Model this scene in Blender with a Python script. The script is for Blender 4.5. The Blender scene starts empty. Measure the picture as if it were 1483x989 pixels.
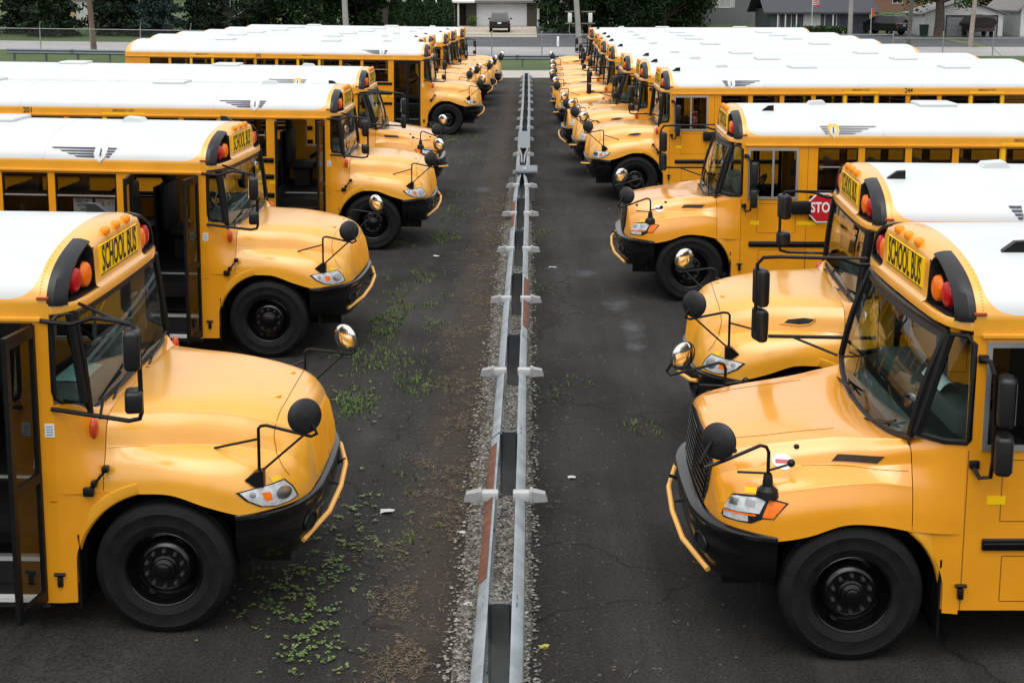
import bpy, bmesh, math, random
import numpy as np
from mathutils import Vector, Matrix, noise as mnoise
from mathutils.bvhtree import BVHTree
R = math.radians
rnd = random.Random(7)
scn = bpy.context.scene
col = scn.collection

# ------------------------------------------------------------ camera, sky, sun, exposure
cam_d = bpy.data.cameras.new('camera'); cam = bpy.data.objects.new('camera', cam_d); col.objects.link(cam)
cam.location = (0, 0, 4.8); cam.rotation_euler = (R(80), 0, 0)
cam_d.sensor_width = 36; cam_d.lens = 36 * 1950 / 1483
cam_d.shift_x = -22.5 / 1483; cam_d.shift_y = -170.7 / 1483
cam_d.clip_start = .1; cam_d.clip_end = 3000
scn.camera = cam
SUN_EL, SUN_AZ = R(70), R(195)
w = bpy.data.worlds.new('World'); scn.world = w; w.use_nodes = True
nt = w.node_tree; bg = nt.nodes['Background']
sky = nt.nodes.new('ShaderNodeTexSky'); sky.sky_type = 'NISHITA'; sky.sun_disc = False
sky.sun_elevation = SUN_EL; sky.sun_rotation = SUN_AZ; sky.dust_density = 8; sky.air_density = 1.2
hs = nt.nodes.new('ShaderNodeHueSaturation'); hs.inputs['Saturation'].default_value = .22
nt.links.new(sky.outputs[0], hs.inputs['Color']); gm = nt.nodes.new('ShaderNodeGamma'); gm.inputs['Gamma'].default_value = .4      # cloud cover evens the sky out
ml = nt.nodes.new('ShaderNodeVectorMath'); ml.operation = 'SCALE'; ml.inputs['Scale'].default_value = 3.0
nt.links.new(hs.outputs[0], gm.inputs['Color']); nt.links.new(gm.outputs[0], ml.inputs[0]); nt.links.new(ml.outputs[0], bg.inputs['Color'])
bg.inputs['Strength'].default_value = .15
sd = bpy.data.lights.new('sun', 'SUN'); so = bpy.data.objects.new('sun', sd); col.objects.link(so)
sd.energy = .9; sd.angle = R(60); sd.color = (1, .97, .93)
so.rotation_euler = (R(90) - SUN_EL, 0, math.pi - SUN_AZ)
so.location = (0, 0, 60)
vs = scn.view_settings
vs.view_transform = 'Standard'; vs.look = 'None'; vs.gamma = 1; vs.use_curve_mapping = False
vs.exposure = .5

# ------------------------------------------------------------ materials
MATS = {}
def pm(name, c, rough=.5, metal=0, coat=0, var=0, vscale=4, bump=0, bscale=60, spec=.5, emit=0):
    if name in MATS: return MATS[name]
    m = bpy.data.materials.new(name); m.use_nodes = True; n = m.node_tree; b = n.nodes['Principled BSDF']
    b.inputs['Base Color'].default_value = (*c, 1); b.inputs['Roughness'].default_value = rough
    b.inputs['Metallic'].default_value = metal; b.inputs['Coat Weight'].default_value = coat
    b.inputs['Coat IOR'].default_value = 1.7
    b.inputs['Coat Roughness'].default_value = .12 if 'satin' not in name else .2; b.inputs['Specular IOR Level'].default_value = spec
    if var or bump: tc = n.nodes.new('ShaderNodeTexCoord')
    if var:
        no = n.nodes.new('ShaderNodeTexNoise'); no.inputs['Scale'].default_value = vscale; no.inputs['Detail'].default_value = 6
        n.links.new(tc.outputs['Object'], no.inputs['Vector'])
        r = n.nodes.new('ShaderNodeValToRGB'); r.color_ramp.elements[0].position = .3; r.color_ramp.elements[1].position = .7
        r.color_ramp.elements[0].color = (*[x * (1 - var) for x in c], 1); r.color_ramp.elements[1].color = (*[min(1, x * (1 + var)) for x in c], 1)
        n.links.new(no.outputs['Fac'], r.inputs['Fac']); n.links.new(r.outputs[0], b.inputs['Base Color'])
        mr = n.nodes.new('ShaderNodeMapRange'); mr.inputs['To Min'].default_value = max(0, rough - .06); mr.inputs['To Max'].default_value = min(1, rough + .1)
        n.links.new(no.outputs['Fac'], mr.inputs['Value']); n.links.new(mr.outputs[0], b.inputs['Roughness'])
    if bump:
        nb = n.nodes.new('ShaderNodeTexNoise'); nb.inputs['Scale'].default_value = bscale; nb.inputs['Detail'].default_value = 4
        n.links.new(tc.outputs['Object'], nb.inputs['Vector'])
        bp = n.nodes.new('ShaderNodeBump'); bp.inputs['Strength'].default_value = bump; bp.inputs['Distance'].default_value = .02
        n.links.new(nb.outputs['Fac'], bp.inputs['Height']); n.links.new(bp.outputs[0], b.inputs['Normal'])
    MATS[name] = m; return m
def glass(name, tint, refl=1.5):
    m = bpy.data.materials.new(name); m.use_nodes = True; n = m.node_tree; n.nodes.remove(n.nodes['Principled BSDF'])
    t = n.nodes.new('ShaderNodeBsdfTransparent'); t.inputs[0].default_value = (*tint, 1)
    g = n.nodes.new('ShaderNodeBsdfGlossy'); g.inputs['Roughness'].default_value = .02
    f = n.nodes.new('ShaderNodeFresnel'); ge = n.nodes.new('ShaderNodeNewGeometry'); mr = n.nodes.new('ShaderNodeMapRange')
    mr.inputs['To Min'].default_value = refl; mr.inputs['To Max'].default_value = 1/refl
    n.links.new(ge.outputs['Backfacing'], mr.inputs['Value']); n.links.new(mr.outputs[0], f.inputs[0])
    x = n.nodes.new('ShaderNodeMixShader')
    n.links.new(f.outputs[0], x.inputs[0]); n.links.new(t.outputs[0], x.inputs[1]); n.links.new(g.outputs[0], x.inputs[2])
    n.links.new(x.outputs[0], n.nodes['Material Output'].inputs[0]); MATS[name] = m; return m
YEL = pm('bus_yellow', (.83, .33, .005), .34, coat=1.0, var=.05, vscale=2.5)
YEL2 = pm('bus_yellow_satin', (.85, .385, .018), .40, coat=1.0, var=.07, vscale=2.5)
WHT = pm('roof_white', (.57, .60, .605), .42, coat=.1, var=.05, vscale=1.5)
BLK = pm('black_trim', (.006, .006, .0065), .38, var=.2, vscale=8, spec=.3)
GLB = pm('gloss_black', (.0035, .0035, .004), .18)
RUB = pm('tyre_rubber', (.009, .009, .0095), .62, var=.3, vscale=9, bump=.15, bscale=40, spec=.18)
GRYB = pm('shroud_black', (.012, .0125, .014), .34, var=.12, vscale=5, spec=.4)
CHR = pm('mirror_chrome', (.9, .9, .9), .03, 1)
ALU = pm('aluminium', (.55, .56, .57), .35, .8, var=.06)
SIGNY = pm('sign_yellow', (1.0, .66, .0), .5, spec=.2)
REFL = pm('reflective_yellow', (.95, .6, .0), .4)
INK = pm('black_ink', (.006, .006, .008), .5)
REDL = pm('red_lens', (.50, .006, .012), .25, coat=.05, spec=.3, var=.25, vscale=40)
AMBL = pm('amber_lens', (.90, .17, .004), .25, coat=.05, spec=.3, var=.2, vscale=40)
HLR = pm('headlight_reflector', (.72, .74, .76), .14, .75)
HLC = pm('headlight_clear', (.62, .64, .66), .12, .3, var=.25, vscale=25)
SEATM = pm('seat_vinyl', (.014, .015, .019), .55, var=.2)
INT = pm('interior_dark', (.009, .009, .01), .7, var=.2)
DASH = pm('dash_grey', (.075, .08, .08), .55, var=.15)
PAPER = pm('paper', (.74, .8, .78), .7)
GALV = pm('galvanised', (.27, .31, .335), .45, .35, var=.24, vscale=5)
GALVD = pm('galvanised_dark', (.13, .14, .145), .45, .5, var=.3, vscale=4)
PLST = pm('pale_plastic', (.42, .43, .43), .5, var=.08)
RUST = pm('rust', (.16, .062, .035), .8, var=.35, vscale=9, bump=.2)
SEAM = pm('seam_shadow', (.16, .06, .006), .7)
STEPW = pm('step_nosing', (.6, .6, .58), .6, var=.1)
STOPR = pm('stop_red', (.5, .012, .02), .35)
STOPW = pm('sign_white', (.8, .8, .8), .4)
GLW = glass('windshield_glass', (.62, .76, .73), 1.5)
GLS = glass('side_glass', (.42, .44, .44), 1.45)
GLD = glass('door_glass', (.6, .64, .62), 1.5)

# ------------------------------------------------------------ mesh helpers
class MB:
    def __init__(s): s.v = []; s.f = []; s.m = []
    def quadbox(s, P, mi=0):
        b = len(s.v); s.v += [tuple(p) for p in P]
        for q in ((0,3,2,1),(4,5,6,7),(0,1,5,4),(1,2,6,5),(2,3,7,6),(3,0,4,7)): s.f.append(tuple(b+i for i in q)); s.m.append(mi)
        return s
    def box(s, x0, x1, y0, y1, z0, z1, mi=0):
        return s.quadbox([(x0,y0,z0),(x1,y0,z0),(x1,y1,z0),(x0,y1,z0),(x0,y0,z1),(x1,y0,z1),(x1,y1,z1),(x0,y1,z1)], mi)
    def poly(s, P, mi=0):
        b = len(s.v); s.v += [tuple(p) for p in P]; s.f.append(tuple(range(b, b+len(P)))); s.m.append(mi); return s
    def grid(s, P, mi=0, wrap=False):
        P = np.asarray(P, float); n, k = P.shape[:2]; b = len(s.v); s.v += [tuple(p) for p in P.reshape(-1, 3)]
        for i in range(n-1):
            for j in range(k-1 + (1 if wrap else 0)):
                j2 = (j+1) % k
                s.f.append((b+i*k+j, b+(i+1)*k+j, b+(i+1)*k+j2, b+i*k+j2)); s.m.append(mi)
        return s
    def tube(s, pts, r, n=6, mi=0, closed=False, caps=True):
        P = [Vector(p) for p in pts]; k = len(P); rings = []
        up = Vector((0, 0, 1)); prev = None
        for i in range(k):
            if closed: t = P[(i+1) % k] - P[i-1]
            else: t = P[min(i+1, k-1)] - P[max(i-1, 0)]
            t.normalize()
            if prev is None:
                a = up if abs(t.dot(up)) < .9 else Vector((0, 1, 0)); u = t.cross(a).normalized()
            else: u = (prev - t * prev.dot(t)).normalized()
            prev = u; v = t.cross(u); ri = r[i] if isinstance(r, (list, tuple)) else r
            rings.append([P[i] + (u*math.cos(2*math.pi*q/n) + v*math.sin(2*math.pi*q/n))*ri for q in range(n)])
        b = len(s.v); s.v += [tuple(p) for g in rings for p in g]
        for i in range(k if closed else k-1):
            i2 = (i+1) % k
            for q in range(n):
                q2 = (q+1) % n; s.f.append((b+i*n+q, b+i*n+q2, b+i2*n+q2, b+i2*n+q)); s.m.append(mi)
        if caps and not closed:
            s.f.append(tuple(b+q for q in reversed(range(n)))); s.m.append(mi)
            s.f.append(tuple(b+(k-1)*n+q for q in range(n))); s.m.append(mi)
        return s
    def lathe(s, prof, c, axis='y', n=32, mi=0, sx=1.0):
        # prof: (radius, along axis)
        P = []
        for r, h in prof:
            ring = []
            for q in range(n):
                a = 2*math.pi*q/n; u, v = r*math.cos(a)*sx, r*math.sin(a)
                ring.append({'y': (c[0]+u, c[1]+h, c[2]+v), 'x': (c[0]+h, c[1]+u, c[2]+v), 'z': (c[0]+u, c[1]+v, c[2]+h)}[axis])
            P.append(ring)
        return s.grid(P, mi, wrap=True)
    def prism(s, poly, fn, t0, t1, mi=0):
        # poly: (a,b) outline; fn(a,b,t)->point
        n = len(poly); b = len(s.v)
        s.v += [tuple(fn(a, c, t0)) for a, c in poly] + [tuple(fn(a, c, t1)) for a, c in poly]
        s.f.append(tuple(range(b+n-1, b-1, -1))); s.f.append(tuple(range(b+n, b+2*n))); s.m += [mi, mi]
        for i in range(n):
            j = (i+1) % n; s.f.append((b+i, b+j, b+n+j, b+n+i)); s.m.append(mi)
        return s
    def ball(s, c, rx, ry, rz, n=12, k=8, mi=0):
        P = [[(c[0]+rx*math.sin(math.pi*i/k)*math.cos(2*math.pi*j/n), c[1]+ry*math.sin(math.pi*i/k)*math.sin(2*math.pi*j/n), c[2]+rz*math.cos(math.pi*i/k)) for j in range(n)] for i in range(k+1)]
        return s.grid(P, mi, wrap=True)
    def rbox(s, x0, x1, y0, y1, z0, z1, r=.02, seg=2, mi=0, M=None):
        bm = bmesh.new(); bmesh.ops.create_cube(bm, size=1)
        for q in bm.verts: q.co = Vector(((x0+x1)/2+q.co.x*(x1-x0), (y0+y1)/2+q.co.y*(y1-y0), (z0+z1)/2+q.co.z*(z1-z0)))
        bmesh.ops.bevel(bm, geom=bm.edges[:], offset=r, segments=seg, profile=.5, affect='EDGES')
        if M: bm.transform(M)
        b = len(s.v); bm.verts.index_update(); s.v += [tuple(q.co) for q in bm.verts]
        for q in bm.faces: s.f.append(tuple(b+x.index for x in q.verts)); s.m.append(mi)
        bm.free(); return s
    def tf(s, M):
        s.v = [tuple(M @ Vector(p)) for p in s.v]; return s
    def add(s, o, M=None):
        b = len(s.v); s.v += [tuple(M @ Vector(p)) if M else p for p in o.v]
        s.f += [tuple(b+i for i in q) for q in o.f]; s.m += o.m; return s
    def mesh(s, name, mats, ang=35, smooth=True):
        me = bpy.data.meshes.new(name); me.from_pydata(s.v, [], s.f)
        for m in (mats if isinstance(mats, (list, tuple)) else [mats]): me.materials.append(m)
        if any(s.m): me.polygons.foreach_set('material_index', s.m)
        if smooth:
            me.polygons.foreach_set('use_smooth', [True]*len(me.polygons)); me.set_sharp_from_angle(angle=R(ang))
        me.update(); return me
def obj(name, me, parent=None, M=None, **kw):
    o = bpy.data.objects.new(name, me); col.objects.link(o)
    if parent is not None: o.parent = parent
    if M is not None: o.matrix_local = M
    for k, v in kw.items(): o[k] = v
    return o
def empty(name, loc=(0,0,0), rot=(0,0,0), **kw):
    o = bpy.data.objects.new(name, None); col.objects.link(o); o.location = loc; o.rotation_euler = rot; o.empty_display_size = .3
    for k, v in kw.items(): o[k] = v
    return o
def T(x, y, z): return Matrix.Translation((x, y, z))
def crs(P, sub):
    P = np.asarray(P, float); n = len(P)
    Q = np.concatenate([[2*P[0]-P[1]], P, [2*P[-1]-P[-2]]]); out = []
    for i in range(n-1):
        p0, p1, p2, p3 = Q[i:i+4]
        for t in np.linspace(0, 1, sub, endpoint=False):
            out.append(.5*((2*p1)+(-p0+p2)*t+(2*p0-5*p1+4*p2-p3)*t*t+(-p0+3*p1-3*p2+p3)*t**3))
    out.append(P[-1]); return np.array(out)
_tx = {}
def text2d(txt, size=1, xs=1, bold=0, align='CENTER'):
    key = (txt, size, xs, bold)
    if key in _tx: return _tx[key]
    cu = bpy.data.curves.new('t', 'FONT'); cu.body = txt; cu.size = size; cu.align_x = align; cu.align_y = 'CENTER'; cu.offset = bold; cu.resolution_u = 3
    o = bpy.data.objects.new('t', cu); me = bpy.data.meshes.new_from_object(o)
    r = ([(v.co.x*xs, v.co.y) for v in me.vertices], [tuple(p.vertices) for p in me.polygons])
    bpy.data.objects.remove(o); bpy.data.meshes.remove(me); bpy.data.curves.remove(cu); _tx[key] = r; return r
def add_text(mb, txt, size, fn, xs=1, bold=0, mi=0):
    v, f = text2d(txt, size, xs, bold); b = len(mb.v); mb.v += [tuple(fn(x, y)) for x, y in v]
    for q in f: mb.f.append(tuple(b+i for i in q)); mb.m.append(mi)
def cast(bvh, p, d):
    h = bvh.ray_cast(Vector(p), Vector(d)); loc, no = h[0], h[1]
    if loc is None: loc, no = bvh.find_nearest(Vector(p))[:2]
    if no.dot(Vector(d)) > 0: no = -no
    return loc, no
def dense(poly, step):
    out = []
    for i in range(len(poly)):
        a, b = Vector(poly[i]), Vector(poly[(i+1) % len(poly)]); k = max(1, int((b-a).length/step))
        out += [a.lerp(b, t/k) for t in range(k)]
    return out
def patch(mb, bvh, outline, d, off=.006, rings=4, step=.04, mi=0, skirt=.012):
    d = Vector(d).normalized(); o = dense(outline, step); c = sum(o, Vector())/len(o); P = []
    for r in range(rings+1):
        row = []
        for p in o:
            l, no = cast(bvh, c.lerp(p, max(r/rings, .02)), d); row.append(l + no*off)
        P.append(row)
    row = []
    for p in o:
        l, no = cast(bvh, p, d); row.append(l - no*skirt)
    P.append(row); mb.grid(P, mi, wrap=True); return mb
def seam(mb, bvh, pts, d, r=.0035, step=.05, off=0, mi=0):
    d = Vector(d).normalized(); o = []
    for i in range(len(pts)-1):
        a, b = Vector(pts[i]), Vector(pts[i+1]); k = max(1, int((b-a).length/step)); o += [a.lerp(b, t/k) for t in range(k)]
    o.append(Vector(pts[-1])); Q = []
    for p in o:
        l, no = cast(bvh, p, d); Q.append(l + no*off)
    mb.tube(Q, r, 5, mi); return mb
def surf_line(mb, bvh, pts, r, mi=0, off=-.001, sub=8):
    Q = []
    for p in crs(np.array(pts, float), sub):
        l, no = bvh.find_nearest(Vector(p))[:2]; Q.append(l)
    mb.tube(Q, r, 5, mi); return mb
def spatch(mb, bvh, pts, s, off=.006, rings=4, step=.03, mi=0, skirt=.008, k=1.0):
    # outline given by points lying on the surface (written for y > 0)
    P = [Vector((p[0], s*abs(p[1]), p[2])) for p in pts]; c = sum(P, Vector())/len(P)
    n = Vector()
    for p in P:
        l, no = bvh.find_nearest(p)[:2]; n += no if no.dot(Vector((.4, s, .3))) > 0 else -no
    n.normalize(); return patch(mb, bvh, [c + (p-c)*k + n*.3 for p in P], -n, off, rings, step, mi, skirt)
def smooth01(t): t = max(0, min(1, t)); return t*t*(3-2*t)
def gz(x, y):
    s = 0
    if x < -2.5: s += .013*(min(60, -x)-2.5)
    if y > 100: s += .02*(min(y, 190)-100)
    return s

# ------------------------------------------------------------ school bus: shared shapes
XR = -10.4                                   # rear of body
SEC = np.array([(1.225,2.44),(1.226,2.52),(1.222,2.585),(1.185,2.665),(1.105,2.745),(.98,2.815),(.80,2.872),(.58,2.915),(.3,2.948),(0,2.96)])
SECD = crs(SEC, 4)                            # half section, side to crown
JW = 8                                        # index where the white sheet starts (z = 2.585)
def xe(z):
    t = min(1, max(0, (z-2.585)/.19)); return -1.02 + .20*math.sqrt(max(0, 1-(1-t)**2))
_cache = {}
def cm(key, fn):
    if key not in _cache: _cache[key] = fn()
    return _cache[key]

def roof_mesh():
    mb = MB(); xs0 = [-10.22, -9.9, -7.6, -5.2, -2.8]
    half = SECD[JW:]
    full = [(-y, z) for y, z in half] + [(y, z) for y, z in half[::-1][1:]]
    P = []
    for k in range(len(xs0)+3):
        row = []
        for y, z in full:
            x = xs0[k] if k < len(xs0) else -2.8 + (xe(z)+2.8)*((k-len(xs0)+1)/3)
            row.append((x, y, z))
        P.append(row)
    mb.grid(P)
    return mb.mesh('roof', WHT, 60)
def roof_band():
    half = SECD[JW:]; full = [(-y, z) for y, z in half] + [(y, z) for y, z in half[::-1][1:]]
    mb = MB().grid([[(x, y*1.0+(.002 if y > 0 else -.002), z+o) for y, z in full] for x, o in ((-.016, -.002), (-.014, .004), (.014, .004), (.016, -.002))]); return mb.mesh('roof_band', WHT, 50)
def cap_mesh():
    mb = MB()
    for s in (-1, 1):                          # side bands under the white roof
        P = [[(x, s*y, z) for y, z in SECD[:JW+1]] for x in (XR, -8, -6, -4, -2, -1.0, -.74)]
        mb.grid(P)
        # drip rail
        mb.box(XR, -.80, min(s*1.222, s*1.252), max(s*1.222, s*1.252), 2.432, 2.452)
    full = [(-y, z) for y, z in SECD[JW:]] + [(y, z) for y, z in SECD[JW:][::-1][1:]]
    P = [[(xe(z) + (-.735-xe(z))*t, y, z) for y, z in full] for t in (0, .5, 1)]
    mb.grid(P)
    # rear cap
    P = [[(-10.22-.18*math.sin(t*1.57), y*(1-.03*(1-math.cos(t*1.57))), 2.5+(z-2.5)*(1-.35*(1-math.cos(t*1.57)))) for y, z in full] for t in (0, .4, .75, 1)]
    mb.grid(P)
    # front centre of cap, |y| < .62
    ys = np.linspace(-.62, .62, 15)
    def zr(y): return float(np.interp(abs(y), SECD[::-1, 0], SECD[::-1, 1]))
    rows = []
    for x, dz in ((-.735, 0), (-.69, -.006), (-.65, -.02), (-.62, -.043), (-.602, -.075), (-.597, -.105)):
        rows.append([(x, y, zr(y)+dz) for y in ys])
    for x, z in ((-.593, 2.72), (-.588, 2.57), (-.575, 2.55), (-.55, 2.54)): rows.append([(x, y, z) for y in ys])
    mb.grid(rows)
    # ledge under shrouds and sign
    plan = [(-.74,-1.224),(-.67,-1.18),(-.60,-1.07),(-.562,-.88),(-.55,-.6),(-.545,-.3),(-.545,0)]
    plan = plan + [(x, -y) for x, y in plan[::-1][1:]]
    inner = [(-.80, y*.86) for x, y in plan]
    mb.grid([[(a[0], a[1], 2.525) for a in inner], [(x-.01, y, 2.54) for x, y in plan], [(x, y, 2.525) for x, y in plan], [(x, y, 2.475) for x, y in plan], [(x-.015, y*.99, 2.462) for x, y in plan], [(a[0], a[1], 2.462) for a in inner]])
    return mb.mesh('front_cap', YEL2, 40)
def shroud_mesh(s):
    mb = MB(); S = [p for p in SECD if p[1] > 2.535 and p[0] > .60]
    S = [(1.226, 2.535)] + S + [(.60, float(np.interp(.6, SECD[::-1, 0], SECD[::-1, 1])))]
    def lip(k, y, z):
        return {0: (-.752, y, z+.004), 1: (-.70, y*1.0, z+.004), 2: (-.655, .6+(y-.6)*.93, z-.006), 3: (-.628, .6+(y-.6)*.86, 2.54+(z-2.54)*.955)}[k]
    P = [[(lambda q: (q[0], s*q[1], q[2]))(lip(k, y, z)) for y, z in S] for k in range(4)]
    # inner return to the back plate
    n = len(S)
    P.append([(p[0]-.005, p[1] - s*.018, p[2]-.018) for p in P[3]])
    P.append([(-.715, p[1] - s*.02, p[2]-.03) for p in P[3]])
    mb.grid(P)
    # back plate, inner side wall, floor
    bp = [(-.70, q[1], q[2]) for q in P[5]]
    mb.poly([(-.70, s*.605, 2.542)] + bp[::1])
    mb.box(-.72, -.60, min(s*.604, s*.615), max(s*.604, s*.615), 2.54, 2.85)
    mb.grid([[(-.72, s*.60, 2.546), (-.72, s*1.16, 2.546)], [(-.64, s*.60, 2.55), (-.64, s*1.12, 2.55)], [(-.585, s*.62, 2.542), (-.60, s*1.04, 2.542)]])
    return mb.mesh('light_shroud', GRYB, 35)
def warn_mesh(mat):
    def f():
        mb = MB(); mb.lathe([(.001,.082),(.03,.08),(.06,.075),(.085,.064),(.094,.05),(.097,.0)], (0,0,0), 'x', 24, 0)
        mb.lathe([(.098,.03),(.106,.03),(.106,.0)], (0,0,0), 'x', 24, 1)
        return mb.mesh('warning_light', [mat, BLK])
    return f
def marker_mesh():
    mb = MB(); mb.lathe([(.001,.055),(.02,.05),(.034,.034),(.04,.01),(.04,-.03)], (0,0,0), 'x', 16); return mb.mesh('marker_light', pm('marker_amber', (.92,.27,.01), .3, spec=.3))
def sign_mesh():
    mb = MB(); mb.box(-.60, -.586, -.5, .5, 2.605, 2.835); return mb.mesh('sign_board', SIGNY)
def sign_text():
    mb = MB(); add_text(mb, 'SCHOOL BUS', .285, lambda x, y: (-.5835, x, 2.716+y), .525, .006)
    for z0, z1 in ((2.606, 2.612), (2.828, 2.834)): mb.box(-.586, -.584, -.498, .498, z0, z1)
    return mb.mesh('lettering', INK)

def wall_holes(mb, x0, x1, z0, z1, holes, y0, y1, mi=0):
    xs = sorted({x0, x1, *[v for h in holes for v in h[:2] if x0 < v < x1]}); zs = sorted({z0, z1, *[v for h in holes for v in h[2:] if z0 < v < z1]})
    def filled(i, j):
        if i < 0 or j < 0 or i >= len(xs)-1 or j >= len(zs)-1: return False
        cx, cz = (xs[i]+xs[i+1])/2, (zs[j]+zs[j+1])/2
        return not any(h[0] < cx < h[1] and h[2] < cz < h[3] for h in holes)
    for i in range(len(xs)-1):
        for j in range(len(zs)-1):
            if not filled(i, j): continue
            a, b, c, d = xs[i], xs[i+1], zs[j], zs[j+1]
            for y in (y0, y1): mb.poly([(a,y,c),(b,y,c),(b,y,d),(a,y,d)], mi)
            if not filled(i-1, j): mb.poly([(a,y0,c),(a,y1,c),(a,y1,d),(a,y0,d)], mi)
            if not filled(i+1, j): mb.poly([(b,y0,c),(b,y1,c),(b,y1,d),(b,y0,d)], mi)
            if not filled(i, j-1): mb.poly([(a,y0,c),(b,y0,c),(b,y1,c),(a,y1,c)], mi)
            if not filled(i, j+1): mb.poly([(a,y0,d),(b,y0,d),(b,y1,d),(a,y1,d)], mi)
WZ0, WZ1 = 1.72, 2.405
def right_windows():
    w = [(-2.71, -1.91)]; x = -2.80
    while x - .6 > -10.1: w.append((x-.6, x)); x -= .69
    return w
def left_windows():
    w = []; x = -1.89
    while x - .6 > -10.1: w.append((x-.6, x)); x -= .70
    return w
def yplan(x, gen):                             # half width of the cowl sides ahead of the front post
    if gen == 1: return float(np.interp(x, [-.72, -.56, -.44, -.2], [1.222, 1.19, 1.15, 1.14]))
    return float(np.interp(x, [-.75, -.6, -.44, -.2], [1.222, 1.20, 1.15, 1.14]))
def body_mesh(gen):
    mb = MB()
    wall_holes(mb, XR, -.74, .43, 2.44, [(a, b, WZ0, WZ1) for a, b in right_windows()] + [(-1.73, -.86, 0, 2.41)], -1.222, -1.18)
    wall_holes(mb, XR, -.74, .43, 2.44, [(a, b, WZ0, WZ1) for a, b in left_windows()] + [(-1.58, -.86, 1.64, 2.385)], 1.18, 1.222)
    mbr = MB(); wall_holes(mbr, -1.215, 1.215, .43, 2.5, [(-.5, .5, 1.0, 2.3)], 0, .04); mbr.v = [(XR+.002+y, x, z) for x, y, z in mbr.v]; mb.add(mbr)   # rear wall
    # drop skirt of the front post by the door
    mb.box(-.857, -.742, -1.2215, -1.17, .27, .43)
    # cowl side panels with wheel arch cut
    for s in (-1, 1):
        zb = .27 if s < 0 else .40
        zt = 1.13 if gen == 1 else 1.02
        arc = [(.64*math.cos(t), .51+.64*math.sin(t)) for t in np.linspace(R(170), R(112), 12)]
        poly = [(-.742, zb), (-.635, zb)] + arc + [(-.36, zt-.01), (-.43, zt), (-.55, zt), (-.742, zt)]
        mb.prism(poly, lambda x, z, t: (x, s*(yplan(x, gen)-t), z), 0, .03)
        N0 = (net1() if gen == 1 else net2())[0][::-1]
        if gen == 1: A_ = [(-.742,1.222,1.12),(-.742,1.222,1.25),(-.742,1.222,1.40),(-.742,1.222,1.55),(-.742,1.222,1.68),(-.735,1.218,1.80),(-.60,1.15,1.785),(-.535,.95,1.705),(-.53,.45,1.69),(-.527,0,1.69)]
        else: A_ = [(-.755,1.222,1.0),(-.755,1.222,1.13),(-.755,1.222,1.26),(-.755,1.222,1.40),(-.755,1.222,1.54),(-.75,1.217,1.66),(-.55,1.14,1.665),(-.40,1.045,1.655)]
        B_ = [tuple(p) for p in N0[:len(A_)]]
        Ad, Bd = crs(np.array(A_), 4), crs(np.array(B_), 4); rows = []
        for t in (0, .25, .5, .75, .985):
            q = Ad*(1-t) + Bd*t; bul = math.sin(t*math.pi)*.012; rows.append([(p[0], s*(p[1]+bul*(1 if p[1] > 1.0 else 0)), p[2]) for p in q])
        mb.grid(rows)
        mb.grid([[(p[0], p[1], p[2]) for p in rows[-1]], [(p[0]-.005, p[1]*.97, p[2]-.03) for p in rows[-1]]])
    return mb.mesh('body', YEL, 30)
def flare_mesh(gen, s):
    mb = MB(); th = np.linspace(R(188), R(104 if gen == 1 else 122), 16); rows = []
    for t in th:
        c, z = math.cos(t), math.sin(t)
        w = .095 if gen == 1 else .115
        tp = smooth01((t-th[-1])/R(16))
        sec = []
        for dr, dy in ((0, -.09), (-.012, -.012), (.0, .008), (.02, .014), (w*.8, .008), (w, -.03)):
            r = .625 + dr*(tp if gen == 2 and dr > 0 else 1); y = 1.172 + (dy*tp - .03*(1-tp) if gen == 2 else dy); sec.append((r*c, s*y, .51 + r*z))
        rows.append(sec)
    if gen == 1: rows = [[(p[0]*1.02, p[1], p[2]) for p in r] for r in rows]
    mb.grid(rows); mb.poly(rows[0]); mb.poly(rows[-1])
    return mb.mesh('fender_flare', YEL2, 40)
def under_mesh():
    mb = MB()
    mb.box(-10.0, .75, -.45, .45, .45, .8)
    mb.box(-10.3, -.74, -1.17, 1.17, .80, .94)
    mb.box(-.74, -.60, -1.08, 1.08, .42, 1.66)
    for s in (-1, 1):                           # wheel wells
        th = np.linspace(R(-5), R(185), 20)
        mb.grid([[(.66*math.cos(t), s*y, .51+.60*math.sin(t)) for y in (1.13, .6)] for t in th])
        mb.box(-.75, .85, min(s*.55, s*.6), max(s*.55, s*.6), .35, 1.3)
    mb.box(-.62, -.605, -1.2, -.7, .22, .8); mb.box(-.62, -.605, .7, 1.2, .22, .8)   # mud flaps
    mb.box(-.5, .5, -.9, .9, .44, .56)          # front axle
    return mb.mesh('chassis', BLK, smooth=False)
# wheels
def tyre_mesh():
    mb = MB()
    mb.lathe([(.29,-.125),(.31,-.138),(.345,-.146),(.352,-.150),(.358,-.148),(.40,-.154),(.44,-.155),(.446,-.158),(.452,-.153),(.47,-.147),(.5,-.13),(.512,-.115),(.518,-.09),(.518,-.055),(.508,-.05),(.508,-.045),(.518,-.04),(.518,.04),(.508,.045),(.508,.05),(.518,.055),(.518,.09),(.5,.13),(.43,.155),(.31,.138),(.29,.12)], (0,0,0), 'y', 48)
    return mb.mesh('tyre', RUB)
def rim_mesh():
    mb = MB()
    mb.lathe([(.292,.1),(.292,-.128),(.286,-.135),(.277,-.13),(.268,-.10),(.262,-.05),(.25,-.035),(.235,-.04),(.205,-.075),(.185,-.10),(.172,-.108),(.168,-.098),(.16,-.095),(.10,-.095),(.096,-.11),(.085,-.115),(.08,-.135),(.055,-.145),(.05,-.16),(.03,-.168),(.001,-.168)], (0,0,0), 'y', 48)
    return mb.mesh('rim', GLB, 30)
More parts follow.
